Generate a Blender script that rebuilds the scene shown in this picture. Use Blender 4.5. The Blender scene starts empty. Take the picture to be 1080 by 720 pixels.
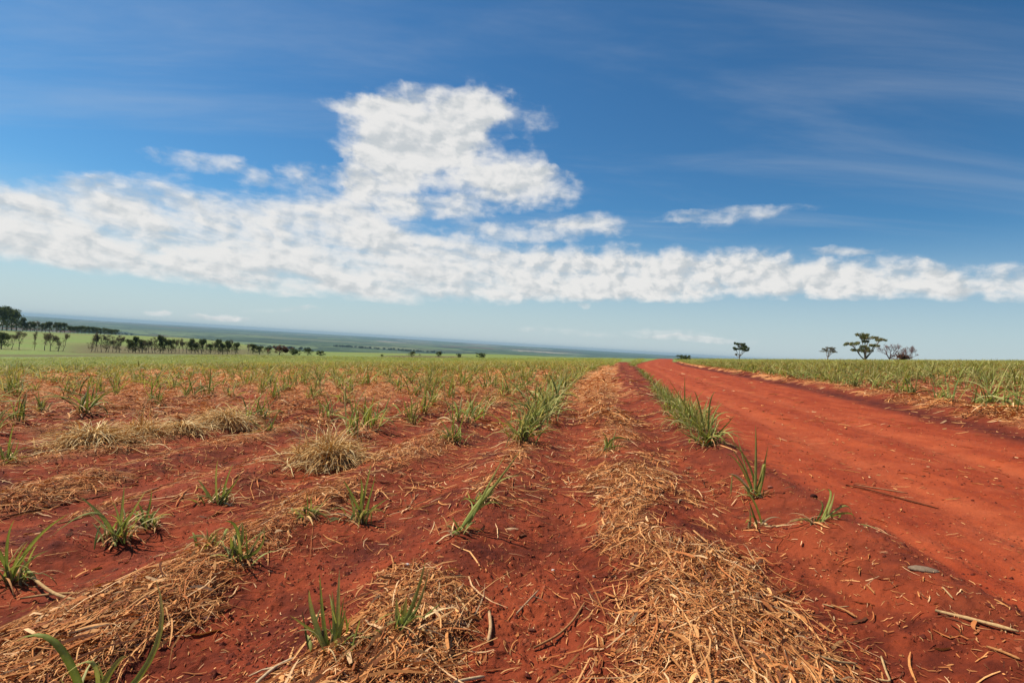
import bpy, math, random
import numpy as np
from mathutils import Matrix, Vector

random.seed(7)
rng = np.random.default_rng(11)
scene = bpy.context.scene
COL = scene.collection
R_ = math.radians

# ------------------------------------------------------------------ camera frame
F = 600.0            # focal length in units of the 1080 px wide photograph
HV = 1.36            # eye height
roll = math.atan(0.062)
pit = 3.0 / F
fwd = np.array([0, math.cos(pit), math.sin(pit)])
r0 = np.array([1.0, 0, 0]); u0 = np.array([0, -math.sin(pit), math.cos(pit)])
RT = math.cos(roll) * r0 + math.sin(roll) * u0
UP = -math.sin(roll) * r0 + math.cos(roll) * u0
nrm = UP * F + fwd * 16.0
nrm /= np.linalg.norm(nrm)
PA, PB = -nrm[0] / nrm[2], -nrm[1] / nrm[2]        # near ground plane  z = PA x + PB y
CH = HV / (UP @ nrm) * (nrm @ UP) * (nrm @ UP) / nrm[2]
CAM = np.array([0, 0, CH])
HVe = CH * nrm[2] / (nrm @ UP)                       # drop along UP

cam_d = bpy.data.cameras.new('camera'); cam = bpy.data.objects.new('camera', cam_d); COL.objects.link(cam)
cam_d.sensor_width = 36; cam_d.lens = 20.0; cam_d.clip_start = 0.05; cam_d.clip_end = 100000
cam.matrix_world = Matrix(((RT[0], UP[0], -fwd[0], CAM[0]), (RT[1], UP[1], -fwd[1], CAM[1]), (RT[2], UP[2], -fwd[2], CAM[2]), (0, 0, 0, 1)))
scene.camera = cam

# ------------------------------------------------------------------ noise
_T = np.random.default_rng(5).random((256, 256))
def vn(x, y, s=0):
    x = np.asarray(x, float) + s * 17.3; y = np.asarray(y, float) + s * 9.1
    xi = np.floor(x).astype(np.int64); yi = np.floor(y).astype(np.int64)
    fx = x - xi; fy = y - yi
    fx = fx * fx * (3 - 2 * fx); fy = fy * fy * (3 - 2 * fy)
    a = _T[xi & 255, yi & 255]; b = _T[(xi + 1) & 255, yi & 255]
    c = _T[xi & 255, (yi + 1) & 255]; d = _T[(xi + 1) & 255, (yi + 1) & 255]
    return (a * (1 - fx) + b * fx) * (1 - fy) + (c * (1 - fx) + d * fx) * fy
def fbm(x, y, o=4, s=0):
    t = 0; a = 0.5; n = 0
    for i in range(o):
        t = t + a * vn(x * 2 ** i, y * 2 ** i, s + i); n += a; a *= 0.5
    return t / n
def ss(a, b, x):
    t = np.clip((np.asarray(x, float) - a) / (b - a), 0, 1)
    return t * t * (3 - 2 * t)

# ------------------------------------------------------------------ terrain functions
def LD(x, y):
    """ground coordinates along the rows: lateral q (in eye heights) and depth D"""
    z = PA * x + PB * y - CH
    L = x * RT[0] + y * RT[1] + z * RT[2]
    D = x * fwd[0] + y * fwd[1] + z * fwd[2]
    return (L - 0.2 * D) / HVe, D
def from_px(px, py):
    d = fwd * F + RT * (px - 540) + UP * (360 - py)
    t = -CH * nrm[2] / (d @ nrm)
    p = CAM + d * t
    return p[0], p[1]
def from_qD(q, D):
    L = q * HVe + 0.2 * D
    V = -HVe - 16.0 / F * D
    q = np.asarray(q); D = np.asarray(D)
    return (RT[0] * L + fwd[0] * D + UP[0] * V, RT[1] * L + fwd[1] * D + UP[1] * V)
def drift(D):
    return np.interp(D, [0, 2.7, 9.2, 16.6, 28, 68, 200], [0, 0, .35, .85, 1.3, 2.0, 2.6])
SP = 1.1
def rowc(q, D):                       # integer at each planted row; 0 = straw windrow, 1,2,3.. to the left
    return (0.27 - drift(D) - q) / SP
def bend(D):
    return np.interp(D, [0, 90, 150, 270, 600], [0, 0, 2.6, 10, 40])
def q_left(D):
    return np.interp(D, [0, 4, 8, 20], [1.75, 1.45, 1.12, 1.05]) + bend(D)
def q_right(D):
    return np.interp(D, [0, 9.7, 21, 37, 100], [4.9, 5.0, 5.7, 6.1, 6.9]) + bend(D)
def base_z(x, y):
    r = np.sqrt(x * x + y * y) + 1e-9
    az = np.degrees(np.arctan2(x, y))
    R1, S = 150.0, 110.0
    g = np.where(r < R1, r, R1 + S * (1 - np.exp(-(np.maximum(r, R1) - R1) / S)))
    z = (PA * x + PB * y) / r * g
    Rd = 660 - 380 * ss(-33, -20, az)
    z = z - 88 * ss(0, 1, (r - Rd) / 1500.0) * ss(0, 60, r - Rd) - 0.0
    z = z + ss(260, 420, r) * ss(900, 500, r) * (fbm(x / 160, y / 160, 2, 3) - .5) * 5
    z = z + ss(1200, 4000, r) * (fbm(x / 3500, y / 3500, 3, 7) - 0.5) * 60 + ss(9000, 22000, r) * 25
    return z
def masks(x, y):
    q, D = LD(x, y)
    wob = (fbm(x * .9, y * .9, 3, 21) - .5) * .5
    ql, qr = q_left(D), q_right(D)
    road = ss(-.12, .18, q - ql + wob * .6) * ss(-.1, .2, qr - .35 - q + wob) * (D > -3) * ss(330, 280, D)
    return q, D, road, qr
def micro(x, y):
    q, D, road, qr = masks(x, y)
    r = np.sqrt(x * x + y * y)
    near = ss(140, 40, r)
    rc = rowc(q, D)
    field = 1 - road
    left = ss(.3, -.1, q - q_left(D))
    ridge = .06 * np.cos(2 * np.pi * rc) * left + .03 * (fbm(x * .8, y * .8, 2, 2) - .5)
    clod = (fbm(x * 2.6, y * 2.6, 3, 4) - .5) * .055 + (fbm(x * 17, y * 17, 4, 9) - .5) * .019
    # clods: sharper bumps
    cl = np.maximum(0, fbm(x * 22, y * 22, 2, 13) - .60) * .06
    u = q * HVe
    uc = u - bend(D) * HVe
    rut = -.05 * (np.exp(-((uc - 3.0 - .12 * np.sin(D * .15)) / .28) ** 2) + np.exp(-((uc - 4.75 - .12 * np.sin(D * .15)) / .28) ** 2)) + (fbm(u * 2.3, D * .16, 3, 31) - .5) * .06 + (fbm(u * 9, D * .7, 3, 33) - .5) * .022
    sm = (fbm(x * 5, y * 5, 4, 41) - .5) * .030 + (fbm(x * 24, y * 24, 2, 43) - .5) * .008
    bank = .16 * ss(-.1, .5, q - qr) * ss(300, 200, r)
    lb = .03 * np.exp(-((q - q_left(D)) / .25) ** 2)
    return near * (field * (ridge + clod + cl) + road * (rut + sm - .03) + lb) + bank
def Z(x, y):
    x = np.asarray(x, float); y = np.asarray(y, float)
    return base_z(x, y) + micro(x, y)
def strawmask(x, y):
    """how much cane trash lies on the soil"""
    q, D, road, qr = masks(x, y)
    rc = rowc(q, D)
    n = fbm(x * 1.3, y * 1.3, 4, 51); n2 = fbm(x * .35, y * .35, 3, 55)
    k = np.round(rc)
    d = np.abs(rc - k)
    wl = np.where(k == 0, .36, np.where(k == 1, .15, .22))
    w = ss(wl + .06, wl - .14, d + (n - .5) * .55)
    far = ss(8, 26, D)
    gap = np.where(k == 0, ss(.36, .54, fbm(x * 1.5, y * 1.5, 3, 59) + .05 * ss(3.5, 6, D) + .08 * far), ss(.46, .60, fbm(x * .7, y * .7, 3, 57) + .10 * (k == 2) + .04 + .10 * far))
    lf = ss(.35, 0, q - q_left(D) + .55) * w * gap
    lf = np.maximum(lf, ss(.35, 0, q - q_left(D) + .55) * np.maximum(far, .24 * ss(3.2, 7, D)) * .95 * ss(.36, .5, n * .6 + n2 * .5))
    lf = lf * (.12 + .88 * ss(-.95, -.30, rc + (n - .5) * 1.8))
    # right side of the windrow near the camera runs wide
    lf = np.maximum(lf, np.exp(-((q - .36) / .30) ** 2) * ss(5.5, 3.5, D) * ss(.42, .55, n))
    rt = ss(0.05, .35, q - qr + (n - .5) * .6) * (ss(1.5, .5, q - qr) * .85 * ss(.38, .56, fbm(x * .8, y * .8, 3, 63)) + .42 * ss(.42, .6, n))
    return np.clip(np.maximum(lf, rt) * (1 - road), 0, 1)

# ------------------------------------------------------------------ object helpers
def tag(o, label=None, cat=None, group=None, kind=None):
    if label: o['label'] = label
    if cat: o['category'] = cat
    if group: o['group'] = group
    if kind: o['kind'] = kind
    return o
def empty(name, loc):
    o = bpy.data.objects.new(name, None); COL.objects.link(o); o.location = [float(v) for v in loc]
    o.empty_display_size = .2
    return o
def make_mesh(name, V, Fq, cols=None, attrs=None, smooth=True):
    V = np.asarray(V, np.float32).reshape(-1, 3); Fq = np.asarray(Fq, np.int32)
    k = Fq.shape[1]
    me = bpy.data.meshes.new(name)
    me.vertices.add(len(V)); me.vertices.foreach_set('co', V.ravel())
    me.loops.add(Fq.size); me.loops.foreach_set('vertex_index', Fq.ravel())
    me.polygons.add(len(Fq)); me.polygons.foreach_set('loop_start', np.arange(0, Fq.size, k, dtype=np.int32))
    me.polygons.foreach_set('use_smooth', np.full(len(Fq), smooth))
    me.update(calc_edges=True)
    if cols is not None:
        a = me.color_attributes.new('Col', 'FLOAT_COLOR', 'POINT')
        c = np.ones((len(V), 4), np.float32); c[:, :3] = np.asarray(cols).reshape(-1, 3)
        a.data.foreach_set('color', c.ravel())
    for n, v in (attrs or {}).items():
        a = me.attributes.new(n, 'FLOAT', 'POINT'); a.data.foreach_set('value', np.asarray(v, np.float32).ravel())
    return me
def link(name, me, mat, parent=None, loc=None):
    o = bpy.data.objects.new(name, me); COL.objects.link(o)
    if mat and not me.materials: me.materials.append(mat)
    if parent: o.parent = parent
    if loc is not None: o.location = loc
    return o

class MB:
    """collects quads"""
    def __init__(s): s.V = []; s.F = []; s.C = []; s.n = 0
    def add(s, V, Fq, C):
        V = np.asarray(V, float).reshape(-1, 3)
        s.V.append(V); s.F.append(np.asarray(Fq).reshape(-1, 4) + s.n)
        C = np.asarray(C, float)
        if C.ndim == 1: C = np.tile(C, (len(V), 1))
        s.C.append(C.reshape(-1, 3)); s.n += len(V)
    def mesh(s, name, smooth=True):
        return make_mesh(name, np.concatenate(s.V), np.concatenate(s.F), np.concatenate(s.C), smooth=smooth)
    def ribbons(s, P, W, S, C, fold=0.0):
        """P (n,m,3) paths, W (n,m) widths, S (n,3) or (n,m,3) side vectors, C (n,m,3) or (n,3)"""
        n, m, _ = P.shape
        if S.ndim == 2: S = np.repeat(S[:, None, :], m, 1)
        if C.ndim == 2: C = np.repeat(C[:, None, :], m, 1)
        if fold == 0:
            V = np.stack([P - S * W[..., None] / 2, P + S * W[..., None] / 2], 2); c = 2
        else:
            T = np.gradient(P, axis=1); N = np.cross(S, T); N /= np.linalg.norm(N, axis=2, keepdims=True) + 1e-9
            dn = N * (W * fold)[..., None]
            V = np.stack([P - S * W[..., None] / 2 + dn, P, P + S * W[..., None] / 2 + dn], 2); c = 3
        idx = np.arange(n * m * c).reshape(n, m, c)
        Fq = np.stack([idx[:, :-1, :-1], idx[:, 1:, :-1], idx[:, 1:, 1:], idx[:, :-1, 1:]], -1)
        CC = np.repeat(C[:, :, None, :], c, 2)
        if c == 3: CC[:, :, 1] = CC[:, :, 1] * 1.25 + .04          # pale midrib
        s.add(V, Fq, CC)
    def tube(s, P, Rr, C, k=6):
        P = np.asarray(P, float); m = len(P)
        T = np.gradient(P, axis=0); T /= np.linalg.norm(T, axis=1, keepdims=True) + 1e-9
        ref = np.array([0, 0, 1.0]) if abs(T[0][2]) < .8 else np.array([1.0, 0, 0])
        A = np.cross(T, ref); A /= np.linalg.norm(A, axis=1, keepdims=True) + 1e-9
        B = np.cross(T, A)
        th = np.arange(k) / k * 2 * math.pi
        Rr = np.broadcast_to(np.asarray(Rr, float), (m,))
        V = P[:, None] + (A[:, None] * np.cos(th)[None, :, None] + B[:, None] * np.sin(th)[None, :, None]) * Rr[:, None, None]
        i = np.arange(m * k).reshape(m, k); j = np.roll(i, -1, 1)
        Fq = np.stack([i[:-1], j[:-1], j[1:], i[1:]], -1)
        Vc = np.concatenate([V.reshape(-1, 3), P[:1], P[-1:]])
        # end caps as degenerate-free quads in pairs
        caps = []
        for row, cidx in ((0, m * k), (m - 1, m * k + 1)):
            for a in range(0, k, 2):
                caps.append([i[row, a], i[row, (a + 1) % k], i[row, (a + 2) % k], cidx])
        s.add(Vc, np.concatenate([Fq.reshape(-1, 4), np.array(caps)]), C)

# ------------------------------------------------------------------ materials
def newmat(name):
    m = bpy.data.materials.new(name); m.use_nodes = True
    nt = m.node_tree; nt.nodes.clear()
    return m, nt
class N:
    def __init__(s, nt): s.nt = nt
    def n(s, t, **kw):
        nd = s.nt.nodes.new(t)
        for k, v in kw.items():
            if k.startswith('i_'): nd.inputs[k[2:].replace('_', ' ')].default_value = v
            else: setattr(nd, k, v)
        return nd
    def l(s, a, b): s.nt.links.new(a, b)
    def setin(s, sock, v):
        if hasattr(v, 'is_linked') or hasattr(v, 'links'): s.l(v, sock)
        else: sock.default_value = v
    def math(s, op, a, b=0.0, c=None, clamp=False):
        nd = s.nt.nodes.new('ShaderNodeMath'); nd.operation = op; nd.use_clamp = clamp
        s.setin(nd.inputs[0], a); s.setin(nd.inputs[1], b)
        if c is not None: s.setin(nd.inputs[2], c)
        return nd.outputs[0]
    def mr(s, v, a, b, c=0.0, d=1.0, smooth=True):
        nd = s.nt.nodes.new('ShaderNodeMapRange')
        if smooth: nd.interpolation_type = 'SMOOTHSTEP'
        for i, w in enumerate((v, a, b, c, d)): s.setin(nd.inputs[i], w)
        return nd.outputs[0]
    def mix(s, f, a, b, mode='MIX'):
        nd = s.nt.nodes.new('ShaderNodeMix'); nd.data_type = 'RGBA'; nd.blend_type = mode; nd.clamp_result = False
        s.setin(nd.inputs[0], f)
        for i, v in ((6, a), (7, b)):
            if isinstance(v, tuple): nd.inputs[i].default_value = (*v, 1)
            else: s.l(v, nd.inputs[i])
        return nd.outputs[2]
    def noise(s, vec, sc, det=4, rough=.5, dist=0.0, col=False):
        nd = s.nt.nodes.new('ShaderNodeTexNoise'); s.l(vec, nd.inputs['Vector'])
        nd.inputs['Scale'].default_value = sc; nd.inputs['Detail'].default_value = det
        nd.inputs['Roughness'].default_value = rough; nd.inputs['Distortion'].default_value = dist
        return nd.outputs[1 if col else 0]
    def attr(s, name, out='Fac'):
        nd = s.nt.nodes.new('ShaderNodeAttribute'); nd.attribute_name = name
        return nd.outputs[out]

def ground_material(name):
    m, nt = newmat(name); g = N(nt)
    pos = g.n('ShaderNodeNewGeometry').outputs['Position']
    road, straw, green, far = g.attr('road'), g.attr('straw'), g.attr('green'), g.attr('far')
    row, dep, bankm = g.attr('row'), g.attr('dep'), g.attr('bank')
    # row aligned coordinates: stretched along the rows
    cv = g.n('ShaderNodeCombineXYZ'); g.l(g.math('MULTIPLY', row, 1.5), cv.inputs[0]); g.l(g.math('MULTIPLY', dep, .22), cv.inputs[1])
    n_big = g.noise(pos, .55, 4, .6)
    n_mid = g.noise(pos, 3.0, 5, .65)
    n_fin = g.noise(pos, 38.0, 4, .7)
    n_row = g.noise(cv.outputs[0], 2.2, 5, .6)
    # field soil: dark damp crumbs against drier, brighter crust
    a = g.mr(n_mid, .36, .66)
    soil = g.mix(a, (.078, .0120, .005), (.245, .040, .0125))
    soil = g.mix(g.mr(n_big, .38, .66), soil, g.mix(.5, soil, (.36, .068, .021)))
    soil = g.mix(g.mr(n_row, .48, .72, 0, .6), soil, (.38, .072, .021))
    rd = g.mix(g.mr(n_row, .35, .7), (.29, .041, .011), (.42, .073, .020))
    rd = g.mix(g.mr(g.noise(cv.outputs[0], 9, 4, .6), .55, .8, 0, .55), rd, (.17, .023, .009))
    tr_ = g.attr('track')
    rd = g.mix(g.mr(g.noise(pos, 5.5, 5, .7), .50, .74, 0, .55), rd, (.18, .026, .010))
    rd = g.mix(g.mr(g.noise(pos, 1.3, 4, .6), .5, .72, 0, .5), rd, (.45, .093, .031))
    rd = g.mix(g.math('MULTIPLY', tr_, g.mr(n_mid, .3, .7, .15, .55)), rd, (.50, .112, .038))
    c = g.mix(road, soil, rd)
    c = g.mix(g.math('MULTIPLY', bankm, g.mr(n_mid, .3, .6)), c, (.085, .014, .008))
    c = g.mix(g.mr(n_fin, .3, .75, 0, .38), c, g.mix(.5, c, (.05, .010, .006)))
    # crumbs of trash, pale specks
    sp = g.noise(pos, 95.0, 2, .5)
    strawcol = g.mix(g.noise(pos, 23, 3, .6), (.42, .17, .055), (.70, .40, .16))
    sf = g.math('MULTIPLY', g.mr(sp, .46, .56), g.mr(straw, .1, 1.0, 0, .45))
    c = g.mix(sf, c, strawcol)
    cover = g.math('MULTIPLY', g.mr(dep, 9, 36), g.mr(straw, .08, .8, 0, .8))
    c = g.mix(cover, c, (.60, .25, .085))
    c = g.mix(g.mr(g.noise(pos, 60, 2, .5), .74, .80, 0, .5), c, (.42, .19, .10))
    # greener ground far off
    gr = g.mix(g.mr(g.noise(pos, .022, 3, .6), .40, .62), (.20, .255, .055), (.23, .21, .07))
    gr = g.mix(g.mr(g.noise(pos, .9, 4, .7), .35, .7), gr, (.13, .18, .04))
    c = g.mix(green, c, gr)
    c = g.mix(g.math('MULTIPLY', g.attr('fallow'), g.mr(n_big, .2, .7, .6, 1)), c, (.12, .07, .038))
    # distant farmland: patchwork of fields and woods
    vo = g.n('ShaderNodeTexVoronoi', feature='F1'); vo.inputs['Scale'].default_value = .0011; vo.inputs['Randomness'].default_value = .85
    mp = g.n('ShaderNodeMapping'); g.l(pos, mp.inputs[0]); mp.inputs['Rotation'].default_value = (0, 0, .4); mp.inputs['Scale'].default_value = (1, .62, 1)
    g.l(mp.outputs[0], vo.inputs['Vector'])
    cr = g.n('ShaderNodeValToRGB'); cr.color_ramp.interpolation = 'CONSTANT'
    sep = g.n('ShaderNodeSeparateColor'); g.l(vo.outputs['Color'], sep.inputs[0]); g.l(sep.outputs[0], cr.inputs[0])
    els = cr.color_ramp.elements
    stops = [(0, (.075, .11, .04)), (.25, (.13, .17, .06)), (.45, (.05, .08, .03)), (.6, (.15, .16, .07)), (.74, (.065, .10, .036)), (.86, (.36, .28, .18)), (.93, (.14, .06, .03))]
    els[0].position = 0; els[0].color = (*stops[0][1], 1); els[1].position = stops[1][0]; els[1].color = (*stops[1][1], 1)
    for p_, c_ in stops[2:]:
        e = els.new(p_); e.color = (*c_, 1)
    fl = cr.outputs[0]
    mp2 = g.n('ShaderNodeMapping'); g.l(pos, mp2.inputs[0]); mp2.inputs['Rotation'].default_value = (0, 0, .5); mp2.inputs['Scale'].default_value = (.0006, .0017, 1)
    wood = g.mr(g.noise(mp2.outputs[0], 1.0, 5, .62, .6), .50, .53)
    fl = g.mix(wood, fl, (.022, .042, .018))
    c = g.mix(far, c, fl)
    b = g.n('ShaderNodeBsdfPrincipled'); g.l(c, b.inputs['Base Color']); b.inputs['Roughness'].default_value = .95
    b.inputs['Specular IOR Level'].default_value = .15
    h = g.math('ADD', g.math('MULTIPLY', n_fin, .5), g.math('MULTIPLY', g.noise(pos, 150, 3, .6), .25))
    h = g.math('ADD', h, g.math('MULTIPLY', g.noise(pos, 11, 4, .6), 1.1))
    bp = g.n('ShaderNodeBump'); bp.inputs['Strength'].default_value = .75; bp.inputs['Distance'].default_value = .022
    g.l(h, bp.inputs['Height']); g.l(bp.outputs[0], b.inputs['Normal'])
    o = g.n('ShaderNodeOutputMaterial'); g.l(b.outputs[0], o.inputs[0])
    return m

def col_material(name, rough=.6, trans=0.0, spec=.3, bump=0.0, bscale=60, var=0.0):
    m, nt = newmat(name); g = N(nt)
    c = g.attr('Col', 'Color')
    if var:
        pos = g.n('ShaderNodeNewGeometry').outputs['Position']
        nz = g.noise(pos, bscale, 3, .6)
        c = g.mix(g.mr(nz, .35, .7, 0, var), c, g.mix(1.0, c, (.45, .42, .40), 'MULTIPLY'))
    b = g.n('ShaderNodeBsdfPrincipled'); g.l(c, b.inputs['Base Color']); b.inputs['Roughness'].default_value = rough
    b.inputs['Specular IOR Level'].default_value = spec
    out = b.outputs[0]
    if bump:
        pos = g.n('ShaderNodeNewGeometry').outputs['Position']
        bp = g.n('ShaderNodeBump'); bp.inputs['Strength'].default_value = bump; bp.inputs['Distance'].default_value = .01
        g.l(g.noise(pos, bscale, 4, .6), bp.inputs['Height']); g.l(bp.outputs[0], b.inputs['Normal'])
    if trans:
        t = g.n('ShaderNodeBsdfTranslucent'); g.l(g.mix(1.0, c, (1.15, 1.1, .7), 'MULTIPLY'), t.inputs[0])
        mx = g.n('ShaderNodeMixShader'); mx.inputs[0].default_value = trans
        g.l(out, mx.inputs[1]); g.l(t.outputs[0], mx.inputs[2]); out = mx.outputs[0]
    o = g.n('ShaderNodeOutputMaterial'); g.l(out, o.inputs[0])
    return m
M_leaf = col_material('cane_leaf', .6, .32, .12, var=.35, bscale=45)
M_dry = col_material('dry_leaf', .75, .12, .2, var=.5, bscale=70)
M_straw = col_material('straw', .8, .08, .15, var=.45, bscale=55)
M_stalk = col_material('stalk', .85, 0, .06, bump=.3, var=.5, bscale=50)
M_bark = col_material('bark', .9, 0, .1, bump=.5, bscale=3, var=.4)
M_crown = col_material('foliage', .8, .32, .08)
M_stone = col_material('stone', .95, 0, .05, bump=.6, bscale=45, var=.5)

# ------------------------------------------------------------------ the ground sheet
def build_ground():
    off = list(np.arange(420, 16, -1.15)) + list(np.arange(16, 3, -.30)) + list(np.arange(3, 1.0, -.08))
    rr = [0.02, .4, .9, 1.4, 1.8] + [816.0 / o for o in off]
    r = rr[-1]
    while r < 32000:
        r *= 1.032; rr.append(r)
    rr = np.array(rr)
    a = list(np.arange(-53, 53.001, .10)) + list(np.arange(56, 305, 4.0))
    a = np.radians(np.array(a))
    Rg, Ag = np.meshgrid(rr, a, indexing='ij')
    x = Rg * np.sin(Ag); y = Rg * np.cos(Ag)
    z = Z(x, y)
    q, D, road, qr = masks(x, y)
    r_ = np.sqrt(x * x + y * y)
    azd = np.degrees(np.arctan2(x, y))
    straw = strawmask(x, y)
    gn = fbm(x / 30, y / 30, 3, 77) * 22 - 11
    right = ss(0, 1, q - qr)
    start = np.where(azd < 0, 62 + (azd + 40) * 2.0, 140) + gn
    green = ss(0, 22, r_ - start) * (1 - road)
    # red bare strip and brown headland beyond the left tree row
    head = np.exp(-((r_ - (243 + gn * .4)) / 7) ** 2 * 1.0) * ss(-12, -20, azd)
    head = np.maximum(head, ss(-40, -36, azd) * ss(-20, -26, azd) * ss(255, 275, r_) * ss(440, 340, r_ + gn * 3) * .85)
    head = np.maximum(head, np.exp(-((r_ - 640) / 22) ** 2) * .8)
    head = np.maximum(head, ss(-14, -11, azd) * ss(-3, -6, azd) * ss(225, 240, r_) * ss(300, 280, r_))
    far = ss(700, 1000, r_)
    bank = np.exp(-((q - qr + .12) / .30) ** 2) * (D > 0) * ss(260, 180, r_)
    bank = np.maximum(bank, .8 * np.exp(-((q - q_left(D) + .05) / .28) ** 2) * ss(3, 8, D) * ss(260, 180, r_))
    uc = (q - bend(D)) * HVe
    track = sum(np.exp(-((uc - o_ - .12 * np.sin(D * .15)) / .30) ** 2) for o_ in (3.0, 4.75)) * road
    idx = np.arange(x.size).reshape(x.shape); jn = np.roll(idx, -1, 1)
    Fq = np.stack([idx[:-1], idx[1:], jn[1:], jn[:-1]], -1)
    fr = road.ravel()[Fq].mean(-1) > .5
    ff = r_.ravel()[Fq].mean(-1) > 820
    V = np.stack([x, y, z], -1).reshape(-1, 3)
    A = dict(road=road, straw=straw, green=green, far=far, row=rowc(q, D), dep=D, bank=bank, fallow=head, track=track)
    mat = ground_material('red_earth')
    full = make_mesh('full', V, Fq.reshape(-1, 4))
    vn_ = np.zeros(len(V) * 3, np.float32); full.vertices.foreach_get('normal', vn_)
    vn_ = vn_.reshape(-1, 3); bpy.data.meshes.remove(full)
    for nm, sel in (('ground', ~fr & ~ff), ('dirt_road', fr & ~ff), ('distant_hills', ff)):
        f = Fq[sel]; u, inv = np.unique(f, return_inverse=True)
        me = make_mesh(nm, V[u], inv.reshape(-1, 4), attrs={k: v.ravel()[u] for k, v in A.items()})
        me.normals_split_custom_set_from_vertices([tuple(v) for v in vn_[u]])
        tag(link(nm, me, mat), kind='structure')
build_ground()

# ------------------------------------------------------------------ colours
GREENS = np.array([(.18, .225, .032), (.25, .29, .048), (.33, .35, .08), (.11, .15, .026), (.44, .41, .14)])
DRYS = np.array([(.58, .34, .12), (.46, .23, .075), (.70, .47, .21), (.32, .15, .055), (.62, .28, .09)])
STRAWS = np.array([(.66, .27, .082), (.80, .39, .14), (.54, .18, .052), (.36, .115, .038), (.86, .52, .25), (.17, .055, .022)])

def leaf_paths(n, base_r, L, e0, droop, az, m=7, rs=None):
    rs = rs or rng
    t = np.linspace(0, 1, m)[None]
    e = e0[:, None] - droop[:, None] * t ** 1.4
    ds = (L / (m - 1))[:, None]
    twist = az[:, None] + rs.normal(0, .25, n)[:, None] * t
    dx = np.cos(e) * np.cos(twist) * ds; dy = np.cos(e) * np.sin(twist) * ds; dz = np.sin(e) * ds
    P = np.stack([np.cumsum(d, 1) - d[:, :1] for d in (dx, dy, dz)], -1)
    b = rs.normal(0, base_r, (n, 2))
    P[:, :, 0] += b[:, :1]; P[:, :, 1] += b[:, 1:]
    S = np.stack([-np.sin(az), np.cos(az), np.zeros(n)], -1)
    tilt = rs.normal(0, .5, n)
    S = S * np.cos(tilt)[:, None] + np.array([0, 0, 1.]) * np.sin(tilt)[:, None]
    return P, S
def wprof(m, w):
    t = np.linspace(0, 1, m)
    return w[:, None] * (np.minimum(1, .35 + t * 3.0) * (1 - t ** 2.2) ** .8 + .03)[None]
def leafcols(n, m, pal, tipdry=.5, rs=None):
    rs = rs or rng
    c = pal[rs.integers(0, len(pal), n)] * rs.uniform(.75, 1.25, n)[:, None]
    t = (np.linspace(0, 1, m)[None] ** 2.5 * rs.uniform(0, tipdry, n)[:, None])[..., None]
    d = DRYS[rs.integers(0, 3, n)]
    return c[:, None] * (1 - t) + d[:, None] * t

def clump_parts(seed, nl, H, spread=.35, ndry=8, w=.026, upright=.85, m=7):
    rs = np.random.default_rng(seed)
    mb = MB(); n = nl
    az = rs.uniform(0, 2 * np.pi, n)
    L = H * rs.uniform(.55, 1.25, n)
    e0 = np.clip(rs.normal(1.30, .20, n) * upright / .85, .7, 1.55); droop = np.abs(rs.normal(1.25, .75, n))
    P, S = leaf_paths(n, spread * .25, L, e0, droop, az, m, rs)
    mb.ribbons(P, wprof(m, w * rs.uniform(.6, 1.3, n)), S, leafcols(n, m, GREENS, .7, rs), fold=.28)
    leaves = mb
    md = MB(); n = ndry
    az = rs.uniform(0, 2 * np.pi, n); L = H * rs.uniform(.4, .85, n)
    e0 = rs.uniform(.5, 1.3, n); droop = rs.uniform(1.2, 2.6, n)
    P, S = leaf_paths(n, spread * .25, L, e0, droop, az, m, rs)
    P[..., 2] = np.maximum(P[..., 2], .012 + rs.uniform(0, .03, n)[:, None])
    md.ribbons(P, wprof(m, w * .8 * rs.uniform(.6, 1.2, n)), S, leafcols(n, m, DRYS, .3, rs), fold=.15)
    sts = []
    for i in range(max(2, nl // 8)):
        ms = MB(); b = rs.normal(0, spread * .22, 2); hh = H * rs.uniform(.10, .28); ln = rs.normal(0, .12, 2)
        ms.tube(np.array([[b[0], b[1], -.05], [b[0] + ln[0] * hh, b[1] + ln[1] * hh, hh * .5], [b[0] + ln[0] * hh * 2, b[1] + ln[1] * hh * 2, hh]]), [.013, .011, .007], rs.uniform(.7, 1.2) * np.array([.22, .16, .06]), 6)
        sts.append(ms.mesh('cane_stalk'))
    return leaves, md, sts

# prototypes (mesh data shared by the copies)
PROTO = []
for i in range(12):
    nl = [13, 18, 24, 30, 11, 21, 27, 16, 34, 20, 9, 15][i]
    lv, dr, st = clump_parts(100 + i, nl, .75, spread=[.3, .4, .55, .6, .25, .4, .5, .35, .7, .5, .3, .4][i], ndry=9 + i % 7, w=.037)
    PROTO.append([('leaves', lv.mesh('cane_leaves')), ('dry_leaves', dr.mesh('dry_leaves'))] + [('stalk', q_) for q_ in st])
    for nm, me in PROTO[-1]: me.materials.append({'leaves': M_leaf, 'dry_leaves': M_dry, 'stalk': M_stalk}[nm])

def place_clump(x, y, sc, pi, label, group, rot=None):
    z = float(Z(x, y))
    t = empty('sugarcane_clump', (x, y, z)); t.scale = (sc[0], sc[0], sc[1]); t.rotation_euler = (0, 0, random.uniform(0, 6.28) if rot is None else rot)
    tag(t, label, 'cane plant', group)
    p = PROTO[pi]
    for nm, me in p:
        o = bpy.data.objects.new(nm, me); COL.objects.link(o); o.parent = t
    return t

G_LEFT = 'young sugarcane clumps in the left field'
G_ROAD = 'cane clumps in the row along the left edge of the road'
G_RIGHT = 'young sugarcane clumps in the field right of the road'
taken = []
def world_at(px, py, D, base):
    """point in the upright plane at the depth of the plant, D = extra depth"""
    dep = np.dot(np.array(base) - CAM, fwd) + D
    d = fwd + RT * (px - 540) / F + UP * (360 - py) / F
    return CAM + d * dep

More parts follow.
